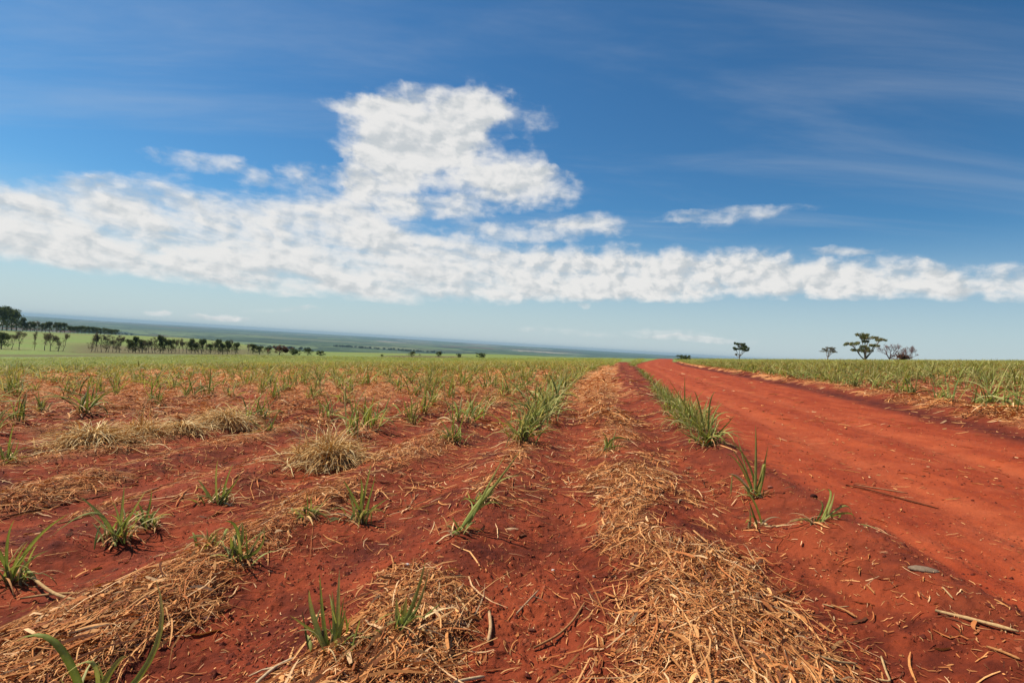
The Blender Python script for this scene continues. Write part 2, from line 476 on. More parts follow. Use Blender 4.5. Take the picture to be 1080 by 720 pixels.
def custom(px, py, leaves, label, group, dry=None, extra=0, w=.024, seed=0, H=.4, stalk=True):
    """a plant whose leaves were read one by one: (midpoint, tip, width, depth of tip)"""
    rs = np.random.default_rng(seed + int(px * 7 + py))
    x, y = from_px(px, py); z = float(Z(x, y)); base = np.array([x, y, z])
    taken.append((x, y))
    t = empty('sugarcane_clump', base); tag(t, label, 'cane plant', group)
    m = 10
    def build(lst, pal, fold, nm, mat, tipdry):
        mb = MB()
        for (mx, my, tx, ty, ww, dd) in lst:
            b = np.array([rs.normal(0, .02), rs.normal(0, .02), -.01])
            p1 = world_at(mx, my, dd * .5, base) - base; p2 = world_at(tx, ty, dd, base) - base
            gz = float(Z(p2[0] + x, p2[1] + y)) - z + .012; p2[2] = max(p2[2], gz)
            tt = np.linspace(0, 1, m)[:, None]
            c1 = 2 * p1 - .5 * (b + p2)
            P = (1 - tt) ** 2 * b + 2 * tt * (1 - tt) * c1 + tt ** 2 * p2
            T = P[-1] - P[0]; 
            view = (base - CAM) / np.linalg.norm(base - CAM)
            ang = rs.uniform(-.7, .7)
            s0 = np.cross(T / (np.linalg.norm(T) + 1e-9), view); s0 /= np.linalg.norm(s0) + 1e-9
            S = (s0 * math.cos(ang) + view * math.sin(ang))[None]
            col = leafcols(1, m, pal, tipdry, rs)
            mb.ribbons(P[None], wprof(m, np.array([ww * 1.2])), S, col, fold=fold)
        return mb
    mb = build(leaves, GREENS[:3], .25, 'leaves', M_leaf, .7)
    extra += 8 if H > .15 else 0
    if extra:
        n = extra; az = rs.uniform(0, 2 * np.pi, n); L = H * rs.uniform(.4, 1.05, n)
        P, S = leaf_paths(n, .04 + .05 * H, L, np.clip(rs.normal(1.2, .25, n), .5, 1.5), np.abs(rs.normal(1.1, .7, n)), az, 7, rs)
        mb.ribbons(P, wprof(7, w * rs.uniform(.5, 1.1, n)), S, leafcols(n, 7, GREENS, .7, rs), fold=.25)
    link('leaves', mb.mesh('cane_leaves'), M_leaf, t)
    n = 9 + extra // 2
    md = build(dry or [], DRYS[:3], .12, 'dry', M_dry, .2)
    az = rs.uniform(0, 2 * np.pi, n); L = max(H, .3) * rs.uniform(.4, .9, n)
    P, S = leaf_paths(n, .05, L, rs.uniform(.2, 1.1, n), rs.uniform(.9, 2.2, n), az, 7, rs)
    P[..., 2] = np.maximum(P[..., 2], Z(P[..., 0] + x, P[..., 1] + y) - z + .012)
    md.ribbons(P, wprof(7, w * .7 * rs.uniform(.5, 1.2, n)), S, leafcols(n, 7, DRYS, .3, rs), fold=.1)
    link('dry_leaves', md.mesh('dry_leaves'), M_dry, t)
    for i in range(2 + extra // 9):
        ms = MB(); b = rs.normal(0, .035, 2); hh = H * rs.uniform(.15, .35); ln = rs.normal(0, .15, 2)
        ms.tube(np.array([[b[0], b[1], -.05], [b[0] + ln[0] * hh, b[1] + ln[1] * hh, hh * .5], [b[0] + 2 * ln[0] * hh, b[1] + 2 * ln[1] * hh, hh]]), [.011, .009, .005], np.array([.21, .14, .06]) * rs.uniform(.6, 1.2), 6)
        link('stalk', ms.mesh('cane_stalk'), M_stalk, t)
    return t

# ---- the plants of the foreground, left to right, leaf by leaf (photograph pixels on the ground and above it)
custom(95, 752, [(62, 680, 15, 677, .024, .0), (160, 690, 164, 610, .024, .03), (116, 708, 135, 692, .020, .0), (100, 700, 60, 720, .016, -.05)],
       'foremost cane plant with broad green blades entering at the bottom left', G_LEFT, extra=4, H=.3)
custom(10, 612, [(8, 575, 15, 548, .018, .0), (35, 572, 73, 541, .02, .1), (-2, 580, -14, 562, .02, 0), (18, 590, 30, 570, .016, .1), (30, 592, 52, 580, .016, 0)],
       'dark leaved clump at the left edge behind the foremost blades', G_LEFT, extra=5, H=.35, dry=[(60, 640, 118, 632, .02, 0)])
custom(122, 568, [(108, 545, 82, 522, .022, 0), (128, 540, 131, 511, .022, 0), (140, 540, 154, 517, .02, 0), (100, 540, 50, 575, .02, -.2), (133, 550, 146, 530, .02, .1), (112, 552, 96, 535, .024, .1), (125, 550, 118, 528, .02, 0)],
       'lush green clump left of centre in the third straw band', G_LEFT, extra=12, H=.38)
custom(157, 555, [(157, 535, 160, 517, .018, 0), (162, 540, 172, 545, .018, 0), (150, 540, 145, 530, .016, 0)],
       'smaller leafy tuft just right of the lush third band clump', G_LEFT, extra=7, H=.3)
custom(250, 597, [(248, 555, 232, 552, .02, 0), (254, 570, 255, 550, .026, 0), (272, 580, 279, 557, .02, 0), (248, 600, 239, 630, .026, -.15), (262, 582, 282, 550, .016, .1), (240, 590, 215, 615, .022, -.1), (246, 580, 243, 565, .022, 0)],
       'clump with one blade bent down towards the camera in the second band', G_LEFT, extra=7, H=.3)
custom(222, 588, [(219, 575, 219, 558, .012, 0), (226, 575, 228, 562, .012, 0)],
       'pair of short brown shoots left of the bent blade clump', G_LEFT, extra=0, H=.25, dry=[(221, 575, 218, 556, .02, 0), (228, 575, 229, 560, .02, 0)])
custom(325, 552, [(312, 540, 296, 548, .02, 0), (330, 538, 352, 565, .024, 0), (320, 550, 322, 566, .02, -.1), (318, 545, 342, 540, .022, .1), (332, 542, 350, 543, .02, .1)],
       'low clump with arching pale green blades lying over straw', G_LEFT, extra=5, H=.22)
custom(378, 545, [(385, 520, 392, 487, .02, 0), (370, 520, 362, 507, .02, 0), (378, 540, 376, 558, .024, -.1), (382, 520, 380, 503, .022, 0), (390, 525, 396, 500, .018, .1), (395, 535, 410, 525, .016, 0), (372, 530, 366, 520, .02, 0)],
       'upright narrow clump between the straw pile and the long leaning stalk', G_LEFT, extra=8, H=.35)
custom(230, 528, [(216, 515, 208, 505, .018, 0), (228, 505, 230, 484, .018, 0), (238, 510, 246, 488, .018, 0), (243, 515, 254, 500, .018, 0)],
       'thin sparse clump on bare soil above the second band', G_LEFT, extra=9, H=.32)
custom(352, 692, [(340, 650, 337, 604, .018, 0), (330, 650, 326, 622, .022, 0), (328, 665, 305, 648, .018, 0), (356, 645, 358, 600, .02, 0), (352, 660, 350, 622, .024, .1), (340, 672, 320, 662, .02, 0), (358, 665, 365, 640, .02, 0), (335, 700, 328, 720, .02, -.1)],
       'tufted clump at the bottom beside the dark upright blades', G_LEFT, extra=16, H=.26, w=.016)
custom(424, 678, [(434, 640, 449, 588, .02, 0), (419, 655, 418, 630, .03, 0), (426, 655, 429, 628, .028, .03), (440, 655, 465, 635, .016, .1), (440, 640, 452, 600, .014, .05)],
       'dark upright blades with one pale leaf bent to the ground', G_LEFT, extra=3, H=.2, dry=[(422, 695, 411, 713, .03, -.05), (455, 655, 480, 642, .02, .1)])
custom(484, 570, [(512, 524, 551, 472, .026, .1), (512, 517, 534, 477, .02, .1), (520, 512, 553, 502, .016, .3), (498, 535, 486, 524, .016, .3), (515, 530, 530, 540, .014, .2), (506, 532, 540, 490, .016, .2)],
       'long green stalk leaning up to the right over bare soil', G_LEFT, extra=2, H=.2)
custom(508, 536, [(500, 528, 488, 524, .02, 0), (514, 530, 530, 533, .02, 0), (508, 525, 505, 516, .02, 0)],
       'small dark tuft under the long leaning stalk', G_LEFT, extra=6, H=.2)
custom(550, 470, [(540, 450, 526, 436, .024, 0), (548, 445, 545, 420, .024, 0), (560, 450, 580, 438, .024, 0), (555, 440, 562, 424, .024, 0), (565, 458, 592, 452, .022, 0), (538, 460, 524, 448, .024, 0), (556, 445, 568, 418, .02, 0)],
       'bushy clump standing in the middle of the first row', G_LEFT, extra=38, H=.80, w=.032)
custom(478, 466, [(470, 450, 462, 440, .02, 0), (478, 445, 476, 425, .022, 0), (486, 448, 492, 432, .02, 0)],
       'medium clump left of the bushy middle one', G_LEFT, extra=20, H=.58, w=.026)
custom(434, 446, [(434, 430, 432, 415, .022, 0), (439, 432, 442, 422, .02, 0), (430, 436, 428, 428, .02, 0)],
       'narrow dark clump alone between two straw bands', G_LEFT, extra=9, H=.42)
custom(640, 478, [(648, 462, 668, 466, .026, 0), (640, 465, 634, 454, .024, 0), (646, 464, 650, 452, .022, 0), (650, 470, 662, 474, .02, 0)],
       'lone small plant growing in the straw windrow', G_LEFT, extra=4, H=.3)
custom(284, 458, [(290, 440, 300, 426, .024, 0), (272, 448, 262, 440, .02, 0), (270, 455, 240, 466, .022, 0)],
       'pale plant with one blade pointing up right behind straw pile', G_LEFT, extra=6, H=.3, dry=[(275, 440, 270, 436, .03, 0), (255, 458, 228, 472, .03, 0)])
custom(160, 424, [(163, 405, 184, 382, .034, 0), (160, 405, 158, 386, .03, 0), (166, 408, 176, 395, .028, .1), (150, 428, 136, 430, .03, 0)],
       'tall clump with blades leaning right in the left field', G_LEFT, extra=10, H=.6, w=.03)
custom(43, 436, [(40, 422, 32, 412, .03, 0), (46, 424, 54, 418, .028, 0), (42, 426, 40, 408, .03, 0)],
       'rounded green clump at far left beyond the straw heap', G_LEFT, extra=14, H=.5, w=.03)
custom(6, 492, [(10, 470, 15, 446, .026, 0), (2, 475, -8, 460, .03, 0), (14, 480, 20, 462, .02, 0)],
       'dark upright shoots at the left edge level with straw heap', G_LEFT, extra=10, H=.38)
custom(122, 416, [(118, 405, 110, 392, .03, 0), (124, 402, 126, 386, .03, 0), (130, 406, 136, 396, .03, 0)],
       'green clump with wide blades left of the tall leaning one', G_LEFT, extra=14, H=.6, w=.03)
custom(303, 413, [(300, 400, 296, 386, .035, 0), (305, 398, 307, 382, .035, 0), (310, 402, 318, 390, .03, 0)],
       'dense dark clump in the left field above straw pile', G_LEFT, extra=18, H=.7, w=.034)
custom(745, 472, [(730, 440, 704, 398, .024, .1), (735, 440, 726, 420, .026, 0), (755, 440, 774, 436, .026, 0), (748, 430, 755, 412, .024, 0), (760, 455, 775, 438, .028, 0), (738, 430, 732, 412, .024, 0), (752, 440, 762, 424, .024, 0), (728, 460, 714, 452, .024, 0)],
       'largest roadside clump with long mixed green and pale blades', G_ROAD, extra=46, H=.74, w=.032)
custom(721, 452, [(700, 455, 692, 458, .022, -.1), (722, 425, 722, 396, .028, 0), (715, 430, 704, 408, .024, 0), (725, 430, 730, 412, .024, 0)],
       'second roadside clump just behind the largest one', G_ROAD, extra=38, H=.76, w=.032)
custom(795, 522, [(790, 490, 765, 458, .018, .1), (797, 490, 797, 447, .024, 0), (785, 488, 777, 455, .012, .3), (806, 490, 799, 512, .026, -.1), (783, 508, 766, 498, .018, 0), (805, 495, 810, 470, .02, 0), (788, 500, 770, 470, .016, .1), (780, 490, 764, 478, .014, 0)],
       'ragged roadside plant of tall dark blades and dry tips', G_ROAD, extra=7, H=.3, dry=[(782, 505, 768, 500, .02, 0), (803, 505, 808, 485, .024, 0)])
custom(801, 549, [(796, 530, 782, 512, .016, 0), (793, 538, 790, 528, .014, 0), (795, 545, 786, 548, .016, 0)],
       'smallest roadside sprig below the ragged plant', G_ROAD, extra=2, H=.14, dry=[(812, 546, 825, 547, .012, 0)])
custom(863, 558, [(874, 538, 880, 519, .022, 0), (876, 519, 858, 521, .016, .1), (892, 541, 900, 556, .018, 0), (900, 552, 926, 578, .016, -.1), (890, 533, 899, 552, .016, .05), (848, 547, 832, 551, .02, 0), (884, 562, 898, 578, .016, -.1), (868, 535, 862, 526, .016, .1), (886, 545, 878, 536, .014, .1)],
       'spidery green plant alone on the red soil by the road', G_ROAD, extra=0, H=.12)

for a_, b_ in ((347, 488), (325, 488), (368, 486), (98, 472), (75, 472), (122, 472), (236, 452), (192, 459), (150, 464), (216, 452), (256, 452)): taken.append(from_px(a_, b_))
# ---- clumps along the rows
cands = []       # x, y, scale_xy, scale_z, zone
def near_taken(x, y, d=.55):
    return any((x - a) ** 2 + (y - b) ** 2 < d * d for a, b in taken)
# left rows
for k in range(1, 110):
    D = 3.0
    while D < 235:
        D += random.uniform(.45, .95) * (1 + D / 70)
        q = .27 - drift(D) - SP * k + random.gauss(0, .09)
        px = 660 + q * F / D * 1.36 * 0 + (q * HVe) / D * F
        if px < -60 or px > 1100: continue
        if D < 9.5: continue
        x, y = from_qD(q, D); x = float(x); y = float(y)
        dens = float(fbm(x / 4.5, y / 4.5, 3, 91)); r = math.hypot(x, y)
        p = .32 + .10 * float(ss(13, 30, D)) + .34 * float(ss(40, 80, D)) + .3 * float(ss(50, 100, r))
        if k == 1: p += .45
        if k == 3 and 9 < D < 25: p += .3
        if random.random() > p * (1.4 if dens > .5 else .65): continue
        if near_taken(x, y): continue
        s = random.uniform(.75, 1.35) * float(np.interp(D, [9, 13, 18, 60, 120], [.80, .92, 1.0, .95, .85])) * (1 + .25 * (dens - .5))
        if k == 1: s *= 1.08
        if q > q_left(D) - .3: continue
        cands.append((x, y, s * random.uniform(.8, 1.25), s, 'left', k))
# windrow few
D = 75.0
while D < 235:
    D += random.uniform(.5, 1.0)
    for q in (.3 - float(drift(D)), -.5 - float(drift(D)), .85 + float(bend(D)) * .5):
        if random.random() > float(ss(70, 130, D)) or q > q_left(D) - .15: continue
        x, y = map(float, from_qD(q + random.gauss(0, .15), D)); s = random.uniform(.7, 1.05)
        cands.append((x, y, s, s, 'left', 1))
# roadside row
D = 9.3
while D < 95:
    D += random.uniform(.32, .6) * (1 + D / 60)
    q = .93 + random.gauss(0, .05) + (.02 * (D > 25))
    x, y = map(float, from_qD(q, D))
    if near_taken(x, y, .3): continue
    s = .82 * random.uniform(.7, 1.05) * float(np.interp(D, [9, 14, 30, 60], [1.05, .9, .8, .8]))
    if random.random() < float(np.interp(D, [9, 18, 28, 45, 90], [1, .85, .6, .3, .2])):
        cands.append((x, y, s, s, 'roadside', 0))
# right field
for k in range(0, 130):
    D = 6.0
    while D < 230:
        D += random.uniform(.45, .9) * (1 + D / 80)
        q = float(q_right(D)) + .95 + SP * k + random.gauss(0, .10)
        px = 660 + (q * HVe) / D * F
        if px < 600 or px > 1130: continue
        x, y = map(float, from_qD(q, D))
        dens = float(fbm(x / 4, y / 4, 3, 95))
        p = .80 if k < 3 else .62
        if D < 24: p = .62 if k == 0 else .40
        if random.random() > p * (1.3 if dens > .48 else .75) + .3 * (D > 45): continue
        s = random.uniform(.75, 1.2) * (1 + .5 * (dens - .5)) * float(np.interp(D, [8, 60, 120], [1.1, 1.05, .9]))
        cands.append((x, y, s * random.uniform(.8, 1.2), s, 'right', k))
# those that show largest become plants of their own
def app(c): return c[3] / (math.hypot(c[0], c[1]))
cands.sort(key=app, reverse=True)
def in_view(c):
    q, D = LD(c[0], c[1]); px = 660 + q * HVe / D * F
    return -15 < px < 1095
vis = [c for c in cands if in_view(c)]
NI = 266
ind = vis[:NI]; indset = set(id(c) for c in ind)
rest = [c for c in cands if id(c) not in indset]
print('clump candidates', len(cands), 'individual', len(ind))
ind.sort(key=lambda c: (c[4], c[5], math.hypot(c[0], c[1])))
ORD = ['nearest', 'second nearest', 'third nearest', 'fourth nearest', 'fifth nearest']
cnt = {}
ROWN = {1: 'first row left of the straw windrow', 2: 'second row left of the straw windrow', 3: 'third row left of the straw windrow', 4: 'fourth row left of the straw windrow',
        5: 'fifth row left of the straw windrow', 6: 'sixth row left of the straw windrow', 7: 'seventh row left of the straw windrow'}
for c in ind:
    zone, k = c[4], c[5]
    key = (zone, k if (zone == 'left' or zone == 'right') else 0)
    i = cnt.get(key, 0); cnt[key] = i + 1
    size = 'tall' if c[3] > .95 else ('low' if c[3] < .72 else 'medium')
    if zone == 'left':
        rn = ROWN.get(k)
        if rn and i < 3: lab = f'{ORD[i]} ordinary green cane clump in the {rn}'
        elif rn: lab = f'green cane clump farther along the {rn}'
        else: lab = 'green cane clump in the crowded rows at the far left'
        g = G_LEFT
    elif zone == 'roadside':
        lab = (f'{["third", "fourth", "fifth", "sixth", "seventh", "eighth"][i]} full clump of the roadside row counting away from camera' if i < 6
               else 'small clump at the far end of the roadside row')
        g = G_ROAD
    else:
        if k < 4 and i < 4:
            lab = f'{ORD[i]} clump in the {["first", "second", "third", "fourth"][k]} cane row right of the road'
        elif k < 4: lab = f'leafy clump farther up the {["first", "second", "third", "fourth"][k]} cane row right of the road'
        else: lab = 'leafy clump in the rows behind the fourth right of the road'
        g = G_RIGHT
    pool = [0, 4, 7, 9, 11, 5, 1] if zone == 'left' and k > 1 else ([8, 3, 6, 2] if zone != 'left' else [1, 2, 3, 6, 9])
    place_clump(c[0], c[1], (c[2], c[3]), random.choice(pool), lab, g)

# the rest of the crop: too many to count
def crop(name, lst, label, seed):
    rs = np.random.default_rng(seed)
    lo = []
    for i in range(10):
        H = .75; out = []
        for (n, pal, wv, e, dr, hh) in ((12, GREENS, .045, 1.25, 1.2, 1.05), (9, DRYS, .04, .8, 1.7, .6)):
            mb = MB()
            az = rs.uniform(0, 2 * np.pi, n); L = H * hh * rs.uniform(.5, 1.2, n)
            P, S = leaf_paths(n, .10, L, np.clip(rs.normal(e, .22, n), .3, 1.55), np.abs(rs.normal(dr, .5, n)), az, 4, rs)
            P[..., 2] = np.maximum(P[..., 2], .01)
            mb.ribbons(P, wprof(4, wv * rs.uniform(.6, 1.3, n)), S, leafcols(n, 4, pal, .6, rs))
            out.append((np.concatenate(mb.V), np.concatenate(mb.F), np.concatenate(mb.C)))
        V = np.concatenate([out[0][0], out[1][0]]); Fq = np.concatenate([out[0][1], out[1][1] + len(out[0][0])]); C = np.concatenate([out[0][2], out[1][2]])
        lo.append((V, Fq, C))
    A = np.array([(c[0], c[1], c[2], c[3]) for c in lst]); zz = Z(A[:, 0], A[:, 1]); rot = rs.uniform(0, 6.28, len(A)); pi = rs.integers(0, 10, len(A))
    mb = MB()
    for i in range(10):
        s = pi == i
        if not s.any(): continue
        V, Fq, C = lo[i]; a = A[s]; n = len(a); r = rot[s]
        dist = np.hypot(a[:, 0], a[:, 1]); fat = 1 + dist / 110
        cx, sx = np.cos(r)[:, None], np.sin(r)[:, None]
        X = (V[None, :, 0] * cx - V[None, :, 1] * sx) * (a[:, 2] * fat)[:, None] + a[:, 0:1]
        Y = (V[None, :, 0] * sx + V[None, :, 1] * cx) * (a[:, 2] * fat)[:, None] + a[:, 1:2]
        Zz = V[None, :, 2] * a[:, 3:4] + zz[s][:, None]
        VV = np.stack([X, Y, Zz], -1)
        FF = Fq[None] + (np.arange(n) * len(V))[:, None, None]
        tone = rs.uniform(.75, 1.25, (n, 1, 1))
        gr = ss(60, 130, dist)[:, None, None]
        CC = C[None] * tone * (1 - gr) + (C[None] * .7 + np.array([.27, .30, .07]) * .5) * tone * gr
        mb.add(VV, FF, CC)
    me = mb.mesh(name); tag(link(name, me, M_leaf), label, 'crop', kind='stuff')
crop('cane_crop', [c for c in rest if c[4] != 'right'], 'mass of young green cane in the far rows of the left field', 5)
crop('cane_crop', [c for c in rest if c[4] == 'right'], 'mass of young green cane in the far rows right of the road', 6)

# ------------------------------------------------------------------ straw litter (cane trash on the soil)
def straw_batch(mb, n_try, Dlo, Dhi, Lr, Wr, lift, seed, dens=1.0, loose=.02, hs_=.75):
    rs = np.random.default_rng(seed)
    # even in D-space weighting towards near ground
    u = rs.random(n_try); D = Dlo * (Dhi / Dlo) ** u if Dlo > 0 else rs.uniform(Dlo, Dhi, n_try)
    px = rs.uniform(-60, 1140, n_try)
    q = (px - 660) / F * D / HVe
    x, y = from_qD(q, D)
    sm = strawmask(x, y)
    keep = rs.random(n_try) < np.maximum(sm * dens, loose * (1 - .5 * masks(x, y)[2]))
    x, y, D, sm, q = x[keep], y[keep], D[keep], sm[keep], q[keep]
    n = len(x)
    ra = math.atan2(.2, 1)           # row direction
    head = math.pi / 2 - ra + rs.normal(0, hs_, n) + (rs.random(n) < .25 * hs_ / .75) * rs.uniform(0, 3.1, n)
    head += (rs.random(n) < .5) * math.pi
    L = rs.uniform(*Lr, n) * rs.uniform(.5, 1.0, n) * np.where(rs.random(n) < .08, 1.9, 1)
    m = 5
    t = np.linspace(0, 1, m)[None]
    curl = rs.normal(0, .55, n)
    hd = head[:, None] + curl[:, None] * t
    dx = np.cos(hd) * (L / (m - 1))[:, None]; dy = np.sin(hd) * (L / (m - 1))[:, None]
    X = np.cumsum(dx, 1) - L[:, None] * .5 * np.cos(head)[:, None] + x[:, None]; Y = np.cumsum(dy, 1) - L[:, None] * .5 * np.sin(head)[:, None] + y[:, None]
    zz = Z(X, Y)
    h0 = rs.random(n) ** 2 * lift * (.3 + sm); tl = rs.normal(0, .5, n) * lift * sm
    ar = rs.random(n) * .5 * lift * sm
    Zz = zz + .006 + h0[:, None] + np.maximum(-h0[:, None], tl[:, None] * (t - .5)) + ar[:, None] * np.sin(np.pi * t)
    P = np.stack([X, Y, Zz], -1)
    rl = rs.normal(0, .55, n)
    S = np.stack([-np.sin(head) * np.cos(rl), np.cos(head) * np.cos(rl), np.sin(rl)], -1)
    W = rs.uniform(*Wr, n)[:, None] * np.array([.7, 1, 1, .9, .35])[None]
    C = STRAWS[rs.choice(6, n, p=[.27, .22, .2, .12, .09, .10])] * rs.uniform(.7, 1.15, n)[:, None]
    mb.ribbons(P, W, S, C)
    return n
mb = MB()
tot = 0
tot += straw_batch(mb, 70000, 1.9, 5.0, (.05, .24), (.0025, .0075), .028, 1, .75, .004)
tot += straw_batch(mb, 9000, 1.9, 5.5, (.05, .20), (.009, .022), .035, 14, .6, .004)
tot += straw_batch(mb, 5000, 1.9, 6.0, (.3, .8), (.004, .011), .04, 11, .6, .002, .28)
tot += straw_batch(mb, 70000, 1.9, 6.0, (.012, .06), (.002, .007), .010, 12, .5, .12)
tot += straw_batch(mb, 52000, 5.0, 12.0, (.08, .36), (.005, .013), .05, 2, .75, .010)
tot += straw_batch(mb, 34000, 6.0, 16.0, (.04, .14), (.006, .014), .015, 13, .45, .12)
tot += straw_batch(mb, 66000, 11.0, 30.0, (.15, .5), (.012, .030), .12, 3, .85, .03)
tot += straw_batch(mb, 34000, 28.0, 90.0, (.3, .8), (.03, .07), .14, 4, .75, .05)
print('straws', tot)
tag(link('straw_litter', mb.mesh('straw_litter'), M_straw), 'dry cane straw strewn in bands and a wide windrow over the red soil', 'straw', kind='stuff')

# crumbs of earth lying loose on field and road
def crumbs():
    rs = np.random.default_rng(77); mb = MB()
    O = np.array([(1, 0, 0), (0, 1, 0), (-1, 0, 0), (0, -1, 0), (0, 0, 1), (0, 0, -1)], float)
    T = np.array([(4, 0, 1, 1), (4, 1, 2, 2), (4, 2, 3, 3), (4, 3, 0, 0)])
    # four faces above, each a pair of triangles through an extra rim point
    B = np.array([(1, 0, 0), (.7, .7, 0), (0, 1, 0), (-.7, .7, 0), (-1, 0, 0), (-.7, -.7, 0), (0, -1, 0), (.7, -.7, 0), (0, 0, 1)], float)
    Fq = np.array([(8, 0, 1, 2), (8, 2, 3, 4), (8, 4, 5, 6), (8, 6, 7, 0)])
    for (n, lo, hi, s0, s1) in ((34000, 1.9, 6.0, .0025, .011), (3500, 1.9, 9.0, .010, .026), (16000, 6.0, 16.0, .007, .020)):
        D = lo * (hi / lo) ** rs.random(n); px = rs.uniform(-40, 1120, n)
        q = (px - 660) / F * D / HVe; x, y = from_qD(q, D)
        rd = masks(x, y)[2]; cl = fbm(x * 2.2, y * 2.2, 3, 88)
        k = rs.random(n) < (1 - .72 * rd) * ss(.40, .60, cl); x, y, rd = x[k], y[k], rd[k]; m = len(x)
        sz = rs.uniform(s0, s1, m) * rs.uniform(.5, 1, m)
        V = B[None] * (rs.uniform(.6, 1.25, (m, 9, 1))) * sz[:, None, None]; V[:, :8, 2] = rs.normal(0, .15, (m, 8)) * sz[:, None]; V[..., 2] *= .8
        a = rs.uniform(0, 6.28, m)[:, None]; X = V[..., 0] * np.cos(a) - V[..., 1] * np.sin(a); Y = V[..., 0] * np.sin(a) + V[..., 1] * np.cos(a)
        V = np.stack([X + x[:, None], Y + y[:, None], V[..., 2] + Z(x, y)[:, None]], -1)
        base = np.array([(.20, .036, .014), (.29, .056, .020), (.13, .022, .010), (.38, .09, .035)])[rs.integers(0, 4, m)] * rs.uniform(.8, 1.15, (m, 1))
        mb.add(V, Fq[None] + (np.arange(m) * 9)[:, None, None], np.repeat(base[:, None], 9, 1))
    tag(link('soil_crumbs', mb.mesh('soil_crumbs', smooth=False), M_straw), 'loose crumbs of red earth scattered over field and road', 'soil', kind='stuff')
crumbs()

# ------------------------------------------------------------------ straw piles
def pile(px, py, wpx, hpx, n, label, spiky=.3, seed=0):
    rs = np.random.default_rng(seed)
    x, y = from_px(px, py); z = float(Z(x, y)); D = LD(x, y)[1]
    w = wpx / F * D; h = hpx / F * D
    t = empty('straw_pile', (x, y, z)); tag(t, label, 'straw pile', 'heaps of dry cane straw in the left field')
    mb = MB()
    m = 7; tt = np.linspace(0, 1, m)[None]
    # core mound so the heap is solid
    a0 = rs.uniform(0, 6.28, n); rad = np.minimum(np.abs(rs.normal(0, .26, n)), .62)
    bx = np.cos(a0) * rad * w; by = np.sin(a0) * rad * w * .7
    prof = np.maximum(0, 1 - (rad * 2) ** 1.7)
    hz = h * .75 * prof * rs.uniform(.15, 1, n)
    az = a0 + rs.normal(0, 1.1, n); L = rs.uniform(.2, .65, n) * w ** .3
    e0 = rs.uniform(-.1, .7, n) + spiky * rs.random(n) ** 3 * 2; dr = rs.uniform(.5, 2.2, n)
    P, S = leaf_paths(n, .01, L, e0, dr, az, m, rs)
    P[..., 0] += bx[:, None]; P[..., 1] += by[:, None]; P[..., 2] += hz[:, None]
    gz = Z(P[..., 0] + x, P[..., 1] + y) - z
    P[..., 2] = np.maximum(P[..., 2], gz + .01 + rs.random(n)[:, None] * .03)
    pal = np.array([(.86, .58, .25), (.92, .68, .33), (.74, .43, .15), (.60, .33, .11), (.85, .52, .19)])
    C = pal[rs.integers(0, 5, n)] * rs.uniform(.7, 1.1, n)[:, None]
    mb.ribbons(P, wprof(m, rs.uniform(.008, .017, n)), S, C)
    link('straw', mb.mesh('pile_straw'), M_straw, t)
    # dark packed straw inside
    u = np.linspace(0, 1, 9); th = np.linspace(0, 2 * np.pi, 25)[:-1]
    U, TH = np.meshgrid(u, th, indexing='ij')
    r = U * (1 + .2 * np.sin(3 * TH + seed)); Vx = np.cos(TH) * r * w * .42; Vy = np.sin(TH) * r * w * .30
    Vz = h * .55 * (1 - U ** 1.6) * (1 + .2 * np.cos(2 * TH)) - .03 * U
    i = np.arange(U.size).reshape(U.shape); j = np.roll(i, -1, 1)
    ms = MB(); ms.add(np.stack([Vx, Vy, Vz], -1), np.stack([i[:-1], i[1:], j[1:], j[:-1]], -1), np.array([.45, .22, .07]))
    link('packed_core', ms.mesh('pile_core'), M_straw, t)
pile(347, 488, 84, 27, 1000, 'spiky pale straw pile standing alone in the middle of left field', .6, 1)
pile(98, 472, 85, 28, 1100, 'broad straw heap at the left, wider than it is tall', .25, 2)
pile(236, 452, 60, 20, 700, 'low rounded straw heap behind the spiky pile', .2, 3)
pile(192, 459, 46, 13, 450, 'flat straw heap between the broad and the low rounded one', .2, 4)
pile(150, 464, 48, 18, 450, 'ragged straw heap of pale leaves right of the broad heap', .7, 5)
pile(210, 368 + 26, 26, 8, 200, 'farthest straw heap seen among green clumps', .2, 6)

# ------------------------------------------------------------------ loose stalks, stones and scraps
def stick(pts, r, col, label, name='dry_stalk', cat='stalk', lift=.01, group='loose dry stalks on the red soil', nodes=0, fork=None):
    P = []
    for (a, b) in pts:
        x, y = from_px(a, b); P.append((x, y))
    P = np.array(P)
    m = max(7, 3 * len(P)); s = np.linspace(0, len(P) - 1, m)
    X = np.interp(s, range(len(P)), P[:, 0]); Y = np.interp(s, range(len(P)), P[:, 1])
    for _ in range(2):
        X[1:-1] = (X[:-2] + 2 * X[1:-1] + X[2:]) / 4; Y[1:-1] = (Y[:-2] + 2 * Y[1:-1] + Y[2:]) / 4
    zg = Z(X, Y); li = np.interp(s, [0, s[-1]], [zg[0], zg[-1]]); zt = li + .55 * max(0, float((zg - li).max())) + r + lift * .4
    c = P[0]; base = np.array([X[0], Y[0], zt[0]])
    W = np.stack([X, Y, zt], -1) - base
    mb = MB(); rr = np.full(m, r); 
    rr[0] *= .8; rr[-1] *= .55
    if nodes: rr[::3] *= 1.25
    mb.tube(W, rr, np.array(col), 8)
    if fork:
        for f in fork:
            i = int(f[0] * (m - 1)); x2, y2 = from_px(f[1], f[2])
            e = np.array([x2, y2, float(Z(x2, y2)) + r]) - base
            mb.tube(np.array([W[i], (W[i] + e) / 2 + [0, 0, .008], e]), [r * .7, r * .5, r * .3], np.array(col), 6)
    o = link(name, mb.mesh(name), M_stalk, loc=[float(v) for v in base])
    tag(o, label, cat, group)
